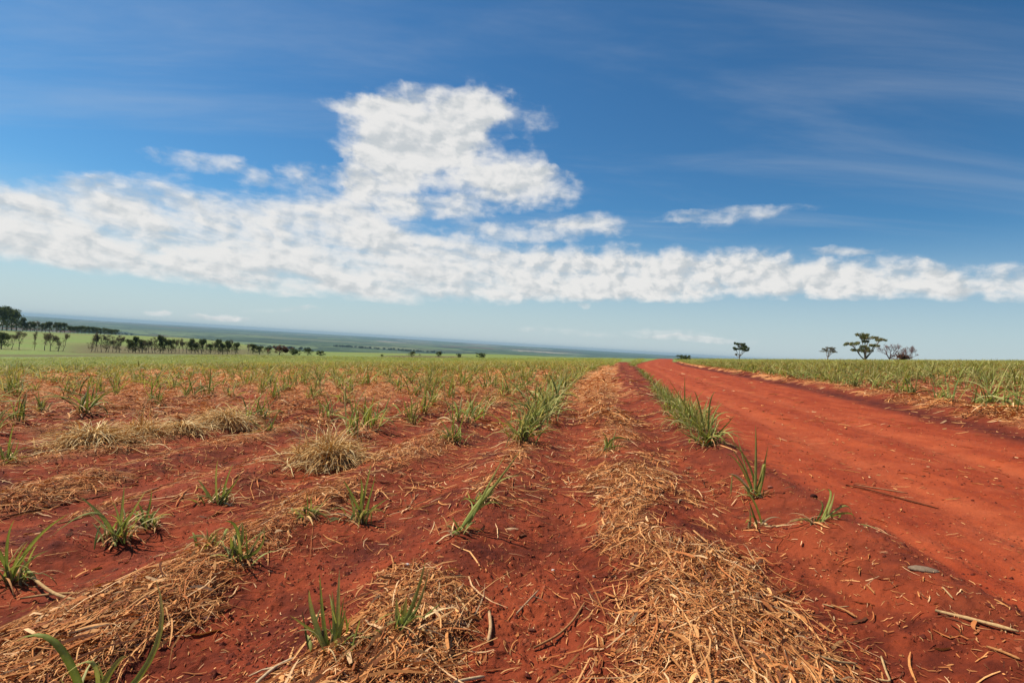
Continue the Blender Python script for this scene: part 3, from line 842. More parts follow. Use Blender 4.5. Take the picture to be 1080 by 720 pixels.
PALE = (.55, .34, .15); ORG = (.46, .20, .07); DK = (.12, .045, .025)
stick([(892, 511), (915, 514), (945, 521), (990, 531)], .008, (.17, .05, .022), 'thin dark reddish stalk half buried in the road surface', lift=.0, nodes=1)
stick([(900, 510), (930, 513), (958, 516)], .007, (.42, .20, .09), 'short pale splinter lying along the dark road stalk')
stick([(986, 657), (1030, 672), (1073, 689)], .008, PALE, 'long straight pale stalk at the right edge of the frame', nodes=1)
stick([(1040, 694), (1058, 702), (1075, 712)], .006, ORG, 'short thin stalk in the bottom right corner')
stick([(563, 673), (590, 660), (606, 645), (617, 628)], .006, (.40, .18, .07), 'curved reddish stalk left of the windrow')
stick([(545, 641), (556, 629), (568, 616)], .005, (.50, .30, .16), 'forked twig on bare soil between row and windrow', fork=[(.85, 578, 625)])
stick([(516, 645), (518, 660), (515, 674)], .009, (.55, .33, .16), 'short stubby pale stalk standing out on bare middle soil')
stick([(480, 635), (487, 645), (495, 656)], .006, PALE, 'thin pale stalk beside the dark upright blades')
stick([(478, 722), (495, 715), (511, 709)], .007, (.62, .42, .22), 'pale stalk cut by the bottom edge at centre')
stick([(28, 604), (45, 620), (60, 632), (90, 642), (112, 643)], .009, (.52, .32, .14), 'long curving pale cane stalk, lower of the two at left')
stick([(22, 627), (60, 626), (95, 631), (127, 633)], .007, (.48, .27, .11), 'long curving pale cane stalk, upper of the two at left')
stick([(799, 637), (825, 641), (848, 644)], .007, (.52, .34, .18), 'greyish pale stalk right of the windrow')
stick([(820, 661), (850, 672), (890, 690)], .006, ORG, 'upper long thin straw right of windrow bottom')
stick([(855, 690), (885, 693), (905, 688)], .006, PALE, 'lower long thin straw right of windrow bottom')
stick([(930, 683), (936, 700), (941, 707), (925, 703)], .005, PALE, 'hooked pale straw ending the stalk scatter')
stick([(270, 720), (290, 705), (312, 697)], .008, (.60, .42, .24), 'pale stalk crossing towards the bottom tufted clump', fork=[(.5, 263, 706)])
stick([(60, 560), (110, 545), (160, 520)], .007, (.40, .20, .08), 'reddish stalk lying along the third straw band')
stick([(0, 545), (60, 530), (118, 517)], .007, (.30, .14, .06), 'dark stalk lying along the fourth straw band')
stick([(868, 630), (882, 634), (896, 633)], .004, PALE, 'tiny bent straw above the scattered stalk bits')
stick([(877, 632), (892, 638), (903, 646)], .006, ORG, 'orange straw among the scattered stalk bits')
stick([(904, 604), (907, 600), (906, 609)], .004, ORG, 'tiny orange splinter below the spidery plant')
stick([(993, 638), (999, 643), (1004, 647)], .004, PALE, 'tiny pale straw under the flat grey stone')
stick([(925, 560), (930, 563), (936, 568)], .004, (.5, .25, .12), 'tiny straw at the tip of the spidery plant')

def stone(px, py, wpx, hpx, flat, col, label, name='stone', cat='stone', group=None, seed=0):
    x, y = from_px(px, py); z = float(Z(x, y)); D = float(LD(x, y)[1]); w = wpx / F * D
    rs = np.random.default_rng(seed)
    nu, nv = 9, 16
    u = np.linspace(.02, np.pi - .02, nu); v = np.linspace(0, 2 * np.pi, nv + 1)[:-1]
    U, Vv = np.meshgrid(u, v, indexing='ij')
    r = 1 + .10 * np.sin(2 * Vv + seed) + .06 * np.sin(3 * Vv + 2 * U + seed) + .03 * rs.normal(0, 1, U.shape)
    X = np.sin(U) * np.cos(Vv) * r * w / 2; Y = np.sin(U) * np.sin(Vv) * r * w / 2 * hpx; Zz = np.sign(np.cos(U)) * np.abs(np.cos(U)) ** .8 * w / 2 * flat
    i = np.arange(U.size).reshape(U.shape); j = np.roll(i, -1, 1)
    mb = MB(); mb.add(np.stack([X, Y, Zz], -1), np.stack([i[:-1], i[1:], j[1:], j[:-1]], -1), np.array(col))
    o = link(name, mb.mesh(name), M_stone, loc=(x, y, z + w * flat * .25)); o.rotation_euler = (0, 0, -.35)
    tag(o, label, cat, group)
stone(973, 617, 28, .62, .16, (.26, .175, .11), 'flat grey oval stone on the red road')
G_P = 'small pale pebbles'
stone(429, 603, 5, .8, .7, (.62, .55, .50), 'white pebble left of the bare middle soil', 'pebble', 'pebble', G_P, 1)
stone(406, 617, 4, .8, .6, (.55, .45, .38), 'tiny pale pebble above the dark upright blades', 'pebble', 'pebble', G_P, 2)
stone(584, 592, 4, .8, .7, (.60, .50, .42), 'tiny white pebble on the bare soil beside the windrow', 'pebble', 'pebble', G_P, 3)
stone(627, 600, 4, .9, .6, (.45, .3, .2), 'buff pebble at the left edge of the windrow', 'pebble', 'pebble', G_P, 4)
stone(858, 526, 8, .8, .7, (.05, .016, .012), 'dark clod of earth beside the spidery plant', 'earth_clod', 'clod', None, 5)
stone(562, 652, 9, .6, .4, (.16, .05, .03), 'flat dark clod on bare middle soil', 'earth_clod', 'clod', None, 6)
stone(812, 519, 5, .8, .7, (.42, .15, .09), 'light red clod right of the ragged roadside plant', 'earth_clod', 'clod', None, 7)

def scrap(px, py, wpx, ang, col, label):
    x, y = from_px(px, py); z = float(Z(x, y)); D = float(LD(x, y)[1]); w = wpx / F * D
    t = np.linspace(-.5, .5, 8)
    P = np.stack([t * w * math.cos(ang), t * w * math.sin(ang), .012 + .05 * w * np.cos(t * 5)], -1)[None]
    W = (w * .32 * (1 - (2 * t) ** 2) + .003)[None]
    S = np.array([[-math.sin(ang) * .9, math.cos(ang) * .9, .3]])
    mb = MB(); mb.ribbons(P, W, S, np.array([col]), fold=.35)
    tag(link('leaf_scrap', mb.mesh('leaf_scrap'), M_dry, loc=(x, y, z)), label, 'dry leaf', 'scraps of dry leaf')
scrap(742, 637, 15, .8, (.20, .12, .10), 'dull purple grey leaf scrap on the windrow')
scrap(869, 632, 8, 1.2, (.55, .16, .05), 'left orange leaf scrap right of the windrow')
scrap(888, 661, 9, .9, (.55, .16, .05), 'middle orange leaf scrap among stalk bits')
scrap(947, 656, 9, 1.1, (.55, .17, .05), 'right orange leaf scrap on the bare soil')
scrap(539, 561, 17, .35, (.60, .34, .16), 'buff curled leaf scrap on the bare middle soil')
scrap(181, 662, 16, -1.0, (.50, .22, .08), 'orange brown leaf scrap on the second straw band')
scrap(210, 652, 26, .3, (.20, .07, .04), 'thick dark brown husk beside second straw band')

# ------------------------------------------------------------------ trees
def grow(mb, p, d, L, r, depth, rs, tips, spread, col, up=.25, n=(2, 3)):
    m = 4; P = [p]
    for i in range(m - 1):
        d = d + rs.normal(0, .12, 3) + np.array([0, 0, up * .12]); d = d / np.linalg.norm(d)
        P.append(P[-1] + d * L / (m - 1))
    P = np.array(P); mb.tube(P, np.linspace(r, r * .62, m), col, 5 if depth < 3 else 6)
    if depth <= 1: tips.append(P[-2])
    if depth == 0:
        tips.append(P[-1]); return
    for i in range(rs.integers(n[0], n[1] + 1)):
        ax = rs.normal(0, 1, 3); ax -= ax @ d * d; ax /= np.linalg.norm(ax)
        a = spread * rs.uniform(.6, 1.2)
        nd = d * math.cos(a) + ax * math.sin(a); nd[2] += up * .3; nd /= np.linalg.norm(nd)
        grow(mb, P[-1], nd, L * rs.uniform(.62, .85), r * .6, depth - 1, rs, tips, spread, col, up, n)
def leaf_cloud(mb, centers, rad, n, size, pal, rs, flat=1.0):
    C = np.array(centers); k = rs.integers(0, len(C), n)
    off = rs.normal(0, 1, (n, 3)); off /= np.linalg.norm(off, axis=1, keepdims=True); off *= (rs.random(n) ** .5)[:, None] * rad; off[:, 2] *= flat
    c = C[k] + off
    a = rs.normal(0, 1, (n, 3)); a /= np.linalg.norm(a, axis=1, keepdims=True)
    b = np.cross(a, rs.normal(0, 1, (n, 3))); b /= np.linalg.norm(b, axis=1, keepdims=True)
    s = size * rs.uniform(.5, 1.2, n)[:, None]
    V = np.stack([c - a * s - b * s * .5, c + a * s * .3 - b * s * .7, c + a * s + b * s * .5, c - a * s * .3 + b * s * .7], 1)
    Fq = np.arange(n * 4).reshape(n, 4)
    pal = np.array(pal); col = pal[rs.integers(0, len(pal), n)] * rs.uniform(.6, 1.4, n)[:, None]
    mb.add(V, Fq, np.repeat(col[:, None], 4, 1))
def plates(tr, cr, P, rs, bark, n, size, pal, fork):
    """limbs leaning out of a low fork, each carrying a flat cushion of leaves"""
    tr.tube(np.array([[-.02, 0, -.03], [0, 0, fork * .5], [.01, 0, fork]]), [.05, .042, .036], bark, 8)
    tot_ = sum(p[2] for p in P)
    for (x, z, rx, rz) in P:
        y = rs.normal(0, .22); e = np.array([x, y, z - rz * .4]); o = np.array([.01, 0, fork * .9])
        m1 = o + (e - o) * .5 + np.array([0, 0, -.05]) + rs.normal(0, .02, 3)
        tr.tube(np.array([o, (o + m1) / 2 + rs.normal(0, .012, 3), m1, (m1 + e) / 2, e]), [.026, .021, .016, .011, .006], bark, 6)
        for i in range(7):
            q = e + np.array([rs.normal(0, rx * .5), rs.normal(0, rx * .5), rz * rs.uniform(0, 1)])
            tr.tube(np.array([m1 + (e - m1) * rs.uniform(.3, .9), (e + q) / 2, q]), [.008, .006, .003], bark, 4)
        rx *= 1.22; k = max(4, int(rx * 30)); c = [e + np.array([rs.uniform(-1, 1) * rx * .8, rs.normal(0, rx * .45), rz * rs.uniform(.1, 1.0)]) for _ in range(k)]
        leaf_cloud(cr, c, min(rx * .42, .11), int(n * rx / tot_), size, pal, rs, .55)
def tree_proto(kind, seed):
    """height 1 unit tree"""
    rs = np.random.default_rng(seed); tr = MB(); tips = []; cr = MB(); bark = np.array([.24, .18, .14])
    DKG = [(.10, .125, .05), (.13, .15, .06), (.07, .09, .04)]
    BRN = [(.20, .16, .10), (.14, .145, .075), (.24, .17, .12), (.12, .12, .07)]
    z0 = np.array([0, 0, -.02]); up = np.array([0, 0, 1.0])
    if kind == 'row':
        grow(tr, z0, up + rs.normal(0, .05, 3), .42, .030, 4, rs, tips, .42, bark, .5)
        tips += [np.array([rs.normal(0, .13), rs.normal(0, .13), rs.uniform(.35, .9)]) for _ in range(16)]
        leaf_cloud(cr, tips, .10, 900, .026, BRN, rs, 1.2)
    elif kind == 'slim':
        grow(tr, z0, up, .5, .022, 3, rs, tips, .3, bark, .8)
        tips += [np.array([rs.normal(0, .08), rs.normal(0, .08), rs.uniform(.3, .95)]) for _ in range(16)]
        leaf_cloud(cr, tips, .10, 750, .026, BRN, rs, 1.5)
    elif kind == 'dense':
        grow(tr, z0, up, .30, .04, 4, rs, tips, .6, bark, .3)
        tips += [np.array([rs.normal(0, .2), rs.normal(0, .2), rs.uniform(.15, .85)]) for _ in range(45)]
        leaf_cloud(cr, tips, .15, 2000, .034, DKG, rs, .9)
    elif kind == 'red':
        grow(tr, z0, up, .22, .04, 4, rs, tips, .6, bark, .3)
        tips += [np.array([rs.normal(0, .25), rs.normal(0, .25), rs.uniform(.15, .8)]) for _ in range(25)]
        leaf_cloud(cr, tips, .15, 1500, .04, [(.16, .075, .055), (.12, .07, .05), (.20, .09, .06)], rs, .9)
    elif kind == 'umbrella':
        for a in np.linspace(0, 6.28, 6)[:-1]:
            d = np.array([math.cos(a) * .55, math.sin(a) * .55, 1]); d /= np.linalg.norm(d)
            grow(tr, np.array([0, 0, .30]), d, .36, .022, 3, rs, tips, .5, bark, .15)
        tr.tube(np.array([[0, 0, -.03], [.01, 0, .15], [0, 0, .31]]), [.045, .035, .03], bark, 8)
        tops = [t for t in tips if t[2] > .55]
        tops += [np.array([math.cos(a) * q, math.sin(a) * q, .90 - .25 * q * q]) for a, q in zip(rs.uniform(0, 6.28, 60), np.sqrt(rs.random(60)) * .58)]
        leaf_cloud(cr, tops, .09, 3600, .020, BRN, rs, .5)
    elif kind == 'spread':
        plates(tr, cr, [(-.15, .93, .22, .08), (.33, .87, .33, .09), (.58, .80, .2, .06), (-.55, .60, .26, .09), (-.42, .40, .2, .05), (-.12, .50, .2, .10), (.25, .58, .18, .07), (.34, .38, .2, .07), (.02, .72, .15, .06)],
               rs, bark, 6500, .020, [(.20, .22, .08), (.25, .23, .09), (.33, .22, .10), (.14, .16, .07)], .06)
    elif kind == 'greenflat':
        plates(tr, cr, [(-.08, .90, .40, .10), (.30, .78, .36, .12), (-.40, .64, .26, .10), (.52, .60, .22, .09), (.10, .66, .3, .10), (-.16, .34, .10, .07)], rs, bark, 3600, .030, DKG, .28)
    elif kind == 'bare':
        for i in range(7):
            a = i * .9; d = np.array([math.cos(a) * .8, math.sin(a) * .8, 1]); d /= np.linalg.norm(d)
            grow(tr, np.array([0, 0, .15]), d, .30, .02, 4, rs, tips, .5, np.array([.10, .05, .05]), .1, (2, 3))
        tr.tube(np.array([[0, 0, -.03], [0, 0, .17]]), [.04, .03], bark, 8)
        leaf_cloud(cr, tips, .09, 3600 if seed % 2 else 1100, .014, [(.30, .15, .14), (.22, .12, .11), (.36, .19, .16)], rs, .7)
    elif kind == 'bush':
        grow(tr, z0, up, .25, .03, 3, rs, tips, .7, bark, .2)
        tips = [np.array([rs.normal(0, .38), rs.normal(0, .3), rs.uniform(.1, .75)]) for _ in range(40)]
        tips = [t for t in tips if (t[0] / .8) ** 2 + (t[2] / .9) ** 2 < 1]
        leaf_cloud(cr, tips, .18, 1700, .045, DKG, rs, .8)
    V = np.concatenate(cr.V); top = np.percentile(V[:, 2], 99.5)
    a, b = tr.mesh('trunk'), cr.mesh('crown', smooth=False)
    a.materials.append(M_bark); b.materials.append(M_crown)
    wd = np.percentile(np.abs(V[:, 0]), 98) * 2
    return a, b, top, wd
TP = {}
for kind, ns in (('row', 5), ('slim', 3), ('dense', 3), ('red', 1), ('umbrella', 1), ('spread', 1), ('greenflat', 1), ('bare', 2), ('bush', 2)):
    TP[kind] = [tree_proto(kind, 300 + 17 * i + len(kind) * 3) for i in range(ns)]
def tree(px, top, bot, dist, kind, label, group=None, wpx=None, cat='tree', v=None, rot=None, name=None):
    """stands on the ground at its real distance in the direction of px; its height follows from the photograph"""
    d = fwd + RT * (px - 540) / F + UP * (360 - bot) / F
    p = CAM + d * dist; x, y = p[0], p[1]
    z = float(base_z(x, y))
    dep = np.dot(np.array([x, y, z]) - CAM, fwd)
    h = (bot - top) / F * dep
    a, b, th, wd = TP[kind][v if v is not None else random.randrange(len(TP[kind]))]
    s = h / th; sw = s if wpx is None else (wpx / F * dep) / wd
    t = empty(name or {'bare': 'bare_tree', 'bush': 'bush', 'red': 'bush'}.get(kind, 'tree'), (x, y, z)); t.scale = (sw, sw, s)
    t.rotation_euler = (0, 0, random.uniform(0, 6.28) if rot is None else rot)
    tag(t, label, cat, group)
    for nm, me in (('trunk', a), ('crown', b)):
        o = bpy.data.objects.new(nm, me); COL.objects.link(o); o.parent = t
    # where its foot appears in the picture
    q = np.array([x, y, z]) - CAM; yy = 360 - (q @ UP) / (q @ fwd) * F
    return yy
G1 = 'trees of the long row beyond the left field'
feet = []
rowt = [(1, 352, 'dense', 'dense dark tree at the left end of the long row'), (12, 354, 'row', 'second tree of the long row with a leaning trunk'), (20, 350, 'row', 'third tree of the long row, slim trunk'),
        (36, 350, 'slim', 'single tree with sky green field on both sides in the long row'), (47, 351, 'row', 'left of the pair right of the single row tree'), (53, 352, 'row', 'right of the pair right of the single row tree'),
        (61, 355, 'slim', 'short tree just before the gap in the long row'), (66, 351, 'row', 'last tree before the wide gap in the long row')]
for px, tp, kd, lb in rowt:
    feet.append((px, tree(px, tp + 1, 371, 232, kd, lb, G1, wpx=(13 if kd != 'slim' else 9))))
grp2 = [96, 100, 103, 107, 111, 114, 119, 122, 126]
for i, px in enumerate(grp2):
    lb = 'first tree after the wide gap in the long row' if i == 0 else 'tree in the close stand just after the wide gap'
    feet.append((px, tree(px, 350 + random.choice([0, 2, 4, 7, 3]), 370.5, 236, random.choice(['row', 'slim', 'row']), lb, G1, wpx=random.uniform(7, 11))))
for px in (136, 140, 143, 147, 150, 154, 157, 161, 164, 169, 172):
    tree(px, 351 + random.choice([0, 2, 5, 7]), 370, 240, random.choice(['row', 'slim', 'dense']), 'tree in the middle stand of the long row', G1, wpx=random.uniform(6, 9))
for px in (178, 181, 185, 189, 193, 197, 202, 206, 210, 213, 218, 222, 227, 231, 235, 240, 245, 249):
    tree(px, 353 + random.choice([0, 1, 3, 5]), 368.5, 248, random.choice(['row', 'row', 'dense']), 'tree in the right hand stand of the long row', G1, wpx=random.uniform(6, 9))
for i, (px, tp, w, kd) in enumerate([(262, 357, 7, 'row'), (267, 357, 7, 'dense'), (274, 359, 8, 'dense'), (283, 360, 8, 'dense')]):
    tree(px, tp, 368, 255, kd, ['first', 'second', 'third', 'fourth'][i] + ' tree right of the long row before the reddish one', G1, wpx=w)
tree(295, 358, 368, 255, 'red', 'dense reddish brown round tree right of the long row', G1, wpx=15)
tree(311, 362, 369, 255, 'bush', 'first dark round bush right of the reddish tree', 'dark round bushes beyond the left field', wpx=10, cat='bush')
tree(325, 362.5, 369.5, 255, 'dense', 'second dark round bush right of the reddish tree, the tallest', 'dark round bushes beyond the left field', wpx=9, cat='bush')
tree(338, 366, 371, 255, 'bush', 'third dark bush right of the reddish tree, the lowest', 'dark round bushes beyond the left field', wpx=9, cat='bush')
for i in range(5):
    tree([2, 7, 12, 17, -6][i], [324, 324, 326, 330, 324][i], 349, 560 + 12 * i, 'dense', ['tall tree in the grove cut by the left frame edge', 'tallest tree of the grove at left', 'middle tree of the grove at left', 'right end tree of the grove at left', 'tree in the grove cut by the left frame edge'][i], 'tall grove at far left', wpx=13)
G3 = 'trees along the farther hedge behind the green field'
for px in list(range(24, 72, 4)):
    tree(px, 337 + random.choice([0, 1, 2]) + (px - 24) * .03, 349, 600, random.choice(['dense', 'row', 'dense']), 'dark tree in the left half of the farther hedge', G3, wpx=random.uniform(5, 8))
for px in list(range(74, 126, 4)):
    tree(px, 341.5 + (px - 74) * .11 + random.uniform(0, 1.5), 350.5 + (px - 74) * .06, 615, 'dense', 'dark low tree in the right half of the farther hedge', G3, wpx=random.uniform(5, 7))
G4 = 'lone trees on the skyline of the field, centre'
tree(434.5, 367, 373, 250, 'dense', 'left and larger of the close pair on the centre skyline', G4, wpx=7)
tree(442, 369.5, 373, 250, 'slim', 'right and thinner of the close pair on the centre skyline', G4, wpx=4)
tree(463, 367, 373, 250, 'dense', 'single round tree right of the pair on the centre skyline', G4, wpx=6)
tree(484.5, 370, 374, 250, 'bush', 'small single bush between round tree and wide bush', G4, wpx=6, cat='bush')
tree(508, 371, 376, 250, 'bush', 'wide dark bush farthest right on the centre skyline', G4, wpx=13, cat='bush')
tree(403, 371, 373.5, 250, 'bush', 'tiny bush farthest left on the centre skyline', G4, wpx=3, cat='bush')
GR = 'trees on the crest behind the right field'
tree(722, 370.5, 377, 170, 'bush', 'dark domed bush where the road meets the skyline', None, wpx=15, cat='bush')
tree(780, 358, 377, 190, 'greenflat', 'small dark green tree alone above the right field', GR, wpx=17, rot=0)
tree(873, 363, 378, 215, 'umbrella', 'small umbrella shaped tree left of the big spreading one', GR, wpx=15)
tree(912, 349.5, 379, 190, 'spread', 'big spreading tree with flat foliage plates on the skyline', GR, wpx=35, rot=0)
tree(938, 358.5, 378, 200, 'bare', 'purplish nearly leafless tree right of the big spreading one', GR, wpx=25, v=0)
tree(959, 361, 378, 210, 'bare', 'faint bare tree at the right end of the skyline group', GR, wpx=16, v=1)
tree(947, 369, 378, 205, 'red', 'low brown bush between the two leafless trees', GR, wpx=19, cat='bush')
print('feet', feet[:4])

# woods in the valley
def woods():
    rs = np.random.default_rng(44); mb = MB(); 
    strips = [(345, 372, 372, 1100), (372, 394, 372.5, 1150), (310, 330, 358, 2600), (100, 150, 352, 1500), (300, 345, 362, 1700), (400, 440, 364, 2600), (520, 600, 369.5, 2400), (610, 650, 373.5, 1800), (480, 540, 365, 3800), (150, 230, 347, 3800), (240, 330, 353, 3200), (60, 140, 341, 4200), (350, 470, 360.5, 4400)]
    cs = []
    for a, b, yy, dist in strips:
        n = int((b - a) * dist / 600 / 9) 
        for i in range(max(8, n)):
            px = rs.uniform(a, b); dd = dist * (1 + rs.normal(0, .02))
            d = fwd + RT * (px - 540) / F; p = CAM + d * dd
            s = rs.uniform(6, 14)
            cs.append((p[0], p[1], float(base_z(p[0], p[1])), s))
    for (x, y, z, s) in cs:
        leaf_cloud(mb, [(x, y, z + s * .5)], s * .8, 40, s * .28, [(.025, .042, .018), (.035, .05, .02)], rs, .6)
    tag(link('distant_woods', mb.mesh('distant_woods', smooth=False), M_crown), 'dark strips of far woods down in the hazy valley', 'woods', kind='stuff')
woods()

# ------------------------------------------------------------------ light and sky
to_sun = Vector((-.93 * math.cos(R_(52)), .37 * math.cos(R_(52)), math.sin(R_(52)))).normalized()
sd = bpy.data.lights.new('sun', 'SUN'); sd.energy = 5.0; sd.angle = R_(.53); sd.color = (1, .95, .86)
so = bpy.data.objects.new('sun', sd); COL.objects.link(so); so.rotation_euler = to_sun.to_track_quat('Z', 'Y').to_euler()

w = bpy.data.worlds.new('World'); scene.world = w; w.use_nodes = True
nt = w.node_tree; nt.nodes.clear(); g = N(nt)
sky = g.n('ShaderNodeTexSky', sky_type='NISHITA', sun_disc=False)
sky.sun_elevation = math.asin(to_sun.z); sky.sun_rotation = math.atan2(to_sun.x, to_sun.y)
sky.air_density = 1.0; sky.dust_density = .6; sky.ozone_density = 2.2; sky.altitude = 700
tc = g.n('ShaderNodeTexCoord').outputs['Generated']
sx = g.n('ShaderNodeSeparateXYZ'); g.l(tc, sx.inputs[0])
X, Y, Zd = sx.outputs
az = g.math('MULTIPLY', g.math('ARCTAN2', X, Y), 57.2958)
el = g.math('MULTIPLY', g.math('ARCSINE', Zd), 57.2958)
def azel(px, py):
    d = fwd * F + RT * (px - 540) + UP * (360 - py); d /= np.linalg.norm(d)
    return math.degrees(math.atan2(d[0], d[1])), math.degrees(math.asin(d[2]))
hz = g.math('ADD', g.math('MAXIMUM', Zd, 0.0), .07)
cl = g.n('ShaderNodeCombineXYZ'); g.l(g.math('DIVIDE', X, hz), cl.inputs[0]); g.l(g.math('DIVIDE', Y, hz), cl.inputs[1])
cp = cl.outputs[0]                               # where the view ray meets the cloud deck
ae = g.n('ShaderNodeCombineXYZ'); g.l(az, ae.inputs[0]); g.l(g.math('MULTIPLY', el, 2.4), ae.inputs[1]); aev = ae.outputs[0]
def vec(x, y, z=0.0):
    c = g.n('ShaderNodeCombineXYZ'); g.setin(c.inputs[0], x); g.setin(c.inputs[1], y); g.setin(c.inputs[2], z); return c.outputs[0]
# bend the directions so that no outline stays straight
w1 = g.n('ShaderNodeSeparateColor'); g.l(g.noise(vec(az, g.math('MULTIPLY', el, 1.6)), .11, 3, .5, 0, col=True), w1.inputs[0])
w2 = g.n('ShaderNodeSeparateColor'); g.l(g.noise(vec(az, g.math('MULTIPLY', el, 1.5), 7.0), .42, 5, .6, 0, col=True), w2.inputs[0])
def warp(v, i, k1, k2):
    v = g.math('ADD', v, g.math('MULTIPLY', g.math('SUBTRACT', w1.outputs[i], .5), k1))
    return g.math('ADD', v, g.math('MULTIPLY', g.math('SUBTRACT', w2.outputs[i], .5), k2))
azw = warp(az, 0, 4.0, 4.5); elw = warp(el, 1, 1.2, 1.1)
def curve(val, pts, lo, hi):
    """float curve through (azimuth, elevation) points"""
    fc = g.n('ShaderNodeFloatCurve'); g.l(g.mr(val, -60, 60, 0, 1, False), fc.inputs['Value'])
    c = fc.mapping.curves[0]
    P = sorted(((a + 60) / 120, (e - lo) / (hi - lo)) for a, e in pts)
    c.points[0].location = P[0]; c.points[1].location = P[-1]
    for p_ in P[1:-1]: c.points.new(*p_)
    fc.mapping.use_clip = False
    fc.mapping.update()
    return g.mr(fc.outputs[0], 0, 1, lo, hi, False)
def band(low, high, sl, sh):
    lo = curve(azw, [azel(*p) for p in low], -5, 40); hi = curve(azw, [azel(*p) for p in high], -5, 40)
    return g.math('MULTIPLY', g.mr(g.math('SUBTRACT', elw, lo), -sl, sl * .8), g.mr(g.math('SUBTRACT', hi, elw), -sh, sh))
def blob(px, py, rx, ry, rot, amp):
    """soft puff at a compass direction; sizes in photograph pixels"""
    a0, e0 = azel(px, py); a1, e1 = azel(px + rx, py); sxr = abs(a1 - a0); _, e2 = azel(px, py - ry); syr = abs(e2 - e0)
    tilt = math.atan2(e1 - e0, a1 - a0) + R_(rot); c_, s_ = math.cos(tilt), math.sin(tilt)
    da = g.math('SUBTRACT', azw, a0); de = g.math('SUBTRACT', elw, e0)
    u = g.math('ADD', g.math('MULTIPLY', da, c_ / sxr), g.math('MULTIPLY', de, s_ / sxr))
    v = g.math('SUBTRACT', g.math('MULTIPLY', de, c_ / syr), g.math('MULTIPLY', da, s_ / syr))
    d2_ = g.math('ADD', g.math('MULTIPLY', u, u), g.math('MULTIPLY', v, v))
    return g.mr(d2_, 2.3, 0.0, 0.0, amp)
def addall(L):
    t = L[0]
    for q in L[1:]: t = g.math('ADD', t, q)
    return t
def stack(av, ev):
    """cloud texture at a direction: long flat layers, with rounder lumps"""
    wv_ = vec(g.math('MULTIPLY', av, .40), g.math('ADD', g.math('MULTIPLY', ev, 1.45), g.math('MULTIPLY', av, .16)))
    return g.noise(wv_, .30, 9, .53, .25)
def lumps(av, ev):
    return g.noise(vec(av, g.math('MULTIPLY', ev, 1.35), 3.0), .52, 9, .54, .15)
SX, SY = -1.1, .8
azq = g.math('ADD', az, g.math('MULTIPLY', g.math('SUBTRACT', w2.outputs[2], .5), 1.6))
n_st, n_lu = stack(azq, el), lumps(azq, el)
n_st2, n_lu2 = stack(g.math('ADD', azq, SX), g.math('ADD', el, SY)), lumps(g.math('ADD', azq, SX * .6), g.math('ADD', el, SY * .6))
deck = band([(-300, 250), (0, 272), (150, 290), (300, 306), (450, 316), (600, 316), (800, 311), (1080, 313), (1300, 316)],
            [(-300, 190), (0, 196), (150, 197), (300, 208), (370, 205), (440, 240), (520, 258), (600, 262), (720, 268), (900, 277), (1000, 285), (1080, 290), (1300, 300)], .8, 1.5)
tower = addall([blob(*b_) for b_ in [(385, 110, 46, 10, 0, .75), (452, 118, 72, 24, 0, .95), (505, 112, 26, 22, 0, .6), (436, 148, 66, 26, 0, .9), (484, 172, 76, 30, -6, 1.0), (560, 190, 52, 14, -4, .9),
                                   (404, 192, 40, 40, 0, 1.0), (500, 218, 88, 12, 4, .85), (545, 246, 105, 12, 3, .75), (625, 230, 45, 8, 6, .5), (335, 196, 75, 20, -4, .6), (535, 128, 40, 22, 0, .35)]])
small = addall([blob(*b_) for b_ in [(215, 170, 52, 10, -6, .72), (180, 186, 40, 8, 0, .45), (762, 226, 82, 7, 2, .60), (880, 266, 40, 5, 0, .8), (640, 350, 100, 5, -1, .52), (745, 358, 62, 3.5, -2, .6),
                                     (165, 330, 13, 3, 0, .75), (214, 332, 12, 3, 0, .7), (236, 333, 13, 3.5, 0, .8), (255, 335, 14, 3, 0, .75), (300, 326, 40, 3, 0, .5), (622, 323, 10, 3, 0, .6), (720, 236, 60, 6, 0, .35)]])
right = g.mr(az, azel(470, 300)[0], azel(640, 300)[0])
nd = g.math('ADD', g.math('MULTIPLY', n_st, g.mr(right, 0, 1, .75, .35, False)), g.math('MULTIPLY', n_lu, g.mr(right, 0, 1, .25, .65, False)))
nd2 = g.math('ADD', g.math('MULTIPLY', n_st2, g.mr(right, 0, 1, .75, .35, False)), g.math('MULTIPLY', n_lu2, g.mr(right, 0, 1, .25, .65, False)))
nt_ = g.math('ADD', g.math('MULTIPLY', n_st, .6), g.math('MULTIPLY', n_lu, .4))
def dens(mask, n, k, t0, t1):
    v = g.math('ADD', mask, g.math('MULTIPLY', g.math('SUBTRACT', n, .5), k))
    return g.math('MULTIPLY', g.mr(v, t0, t1), g.mr(mask, 0.02, .22))
d1 = dens(g.math('ADD', deck, g.math('MULTIPLY', g.math('MULTIPLY', right, deck), .22)), nd, 3.5, -.02, 1.22)
d2 = dens(tower, nt_, 3.3, .10, 1.38)
d3 = dens(small, nt_, 3.0, .18, 1.30)
D_ = g.math('MAXIMUM', g.math('MAXIMUM', d1, d2), g.math('MULTIPLY', d3, .85))
nn = nd
# high faint cirrus veil streaks
mpz = g.n('ShaderNodeMapping'); g.l(cp, mpz.inputs[0]); mpz.inputs['Rotation'].default_value = (0, 0, -.7); mpz.inputs['Scale'].default_value = (.5, 2.0, 1)
cir = g.math('MULTIPLY', g.mr(g.noise(mpz.outputs[0], .8, 7, .6, .5), .44, .80), .26)
cir = g.math('MULTIPLY', cir, g.mr(el, 3, 14))
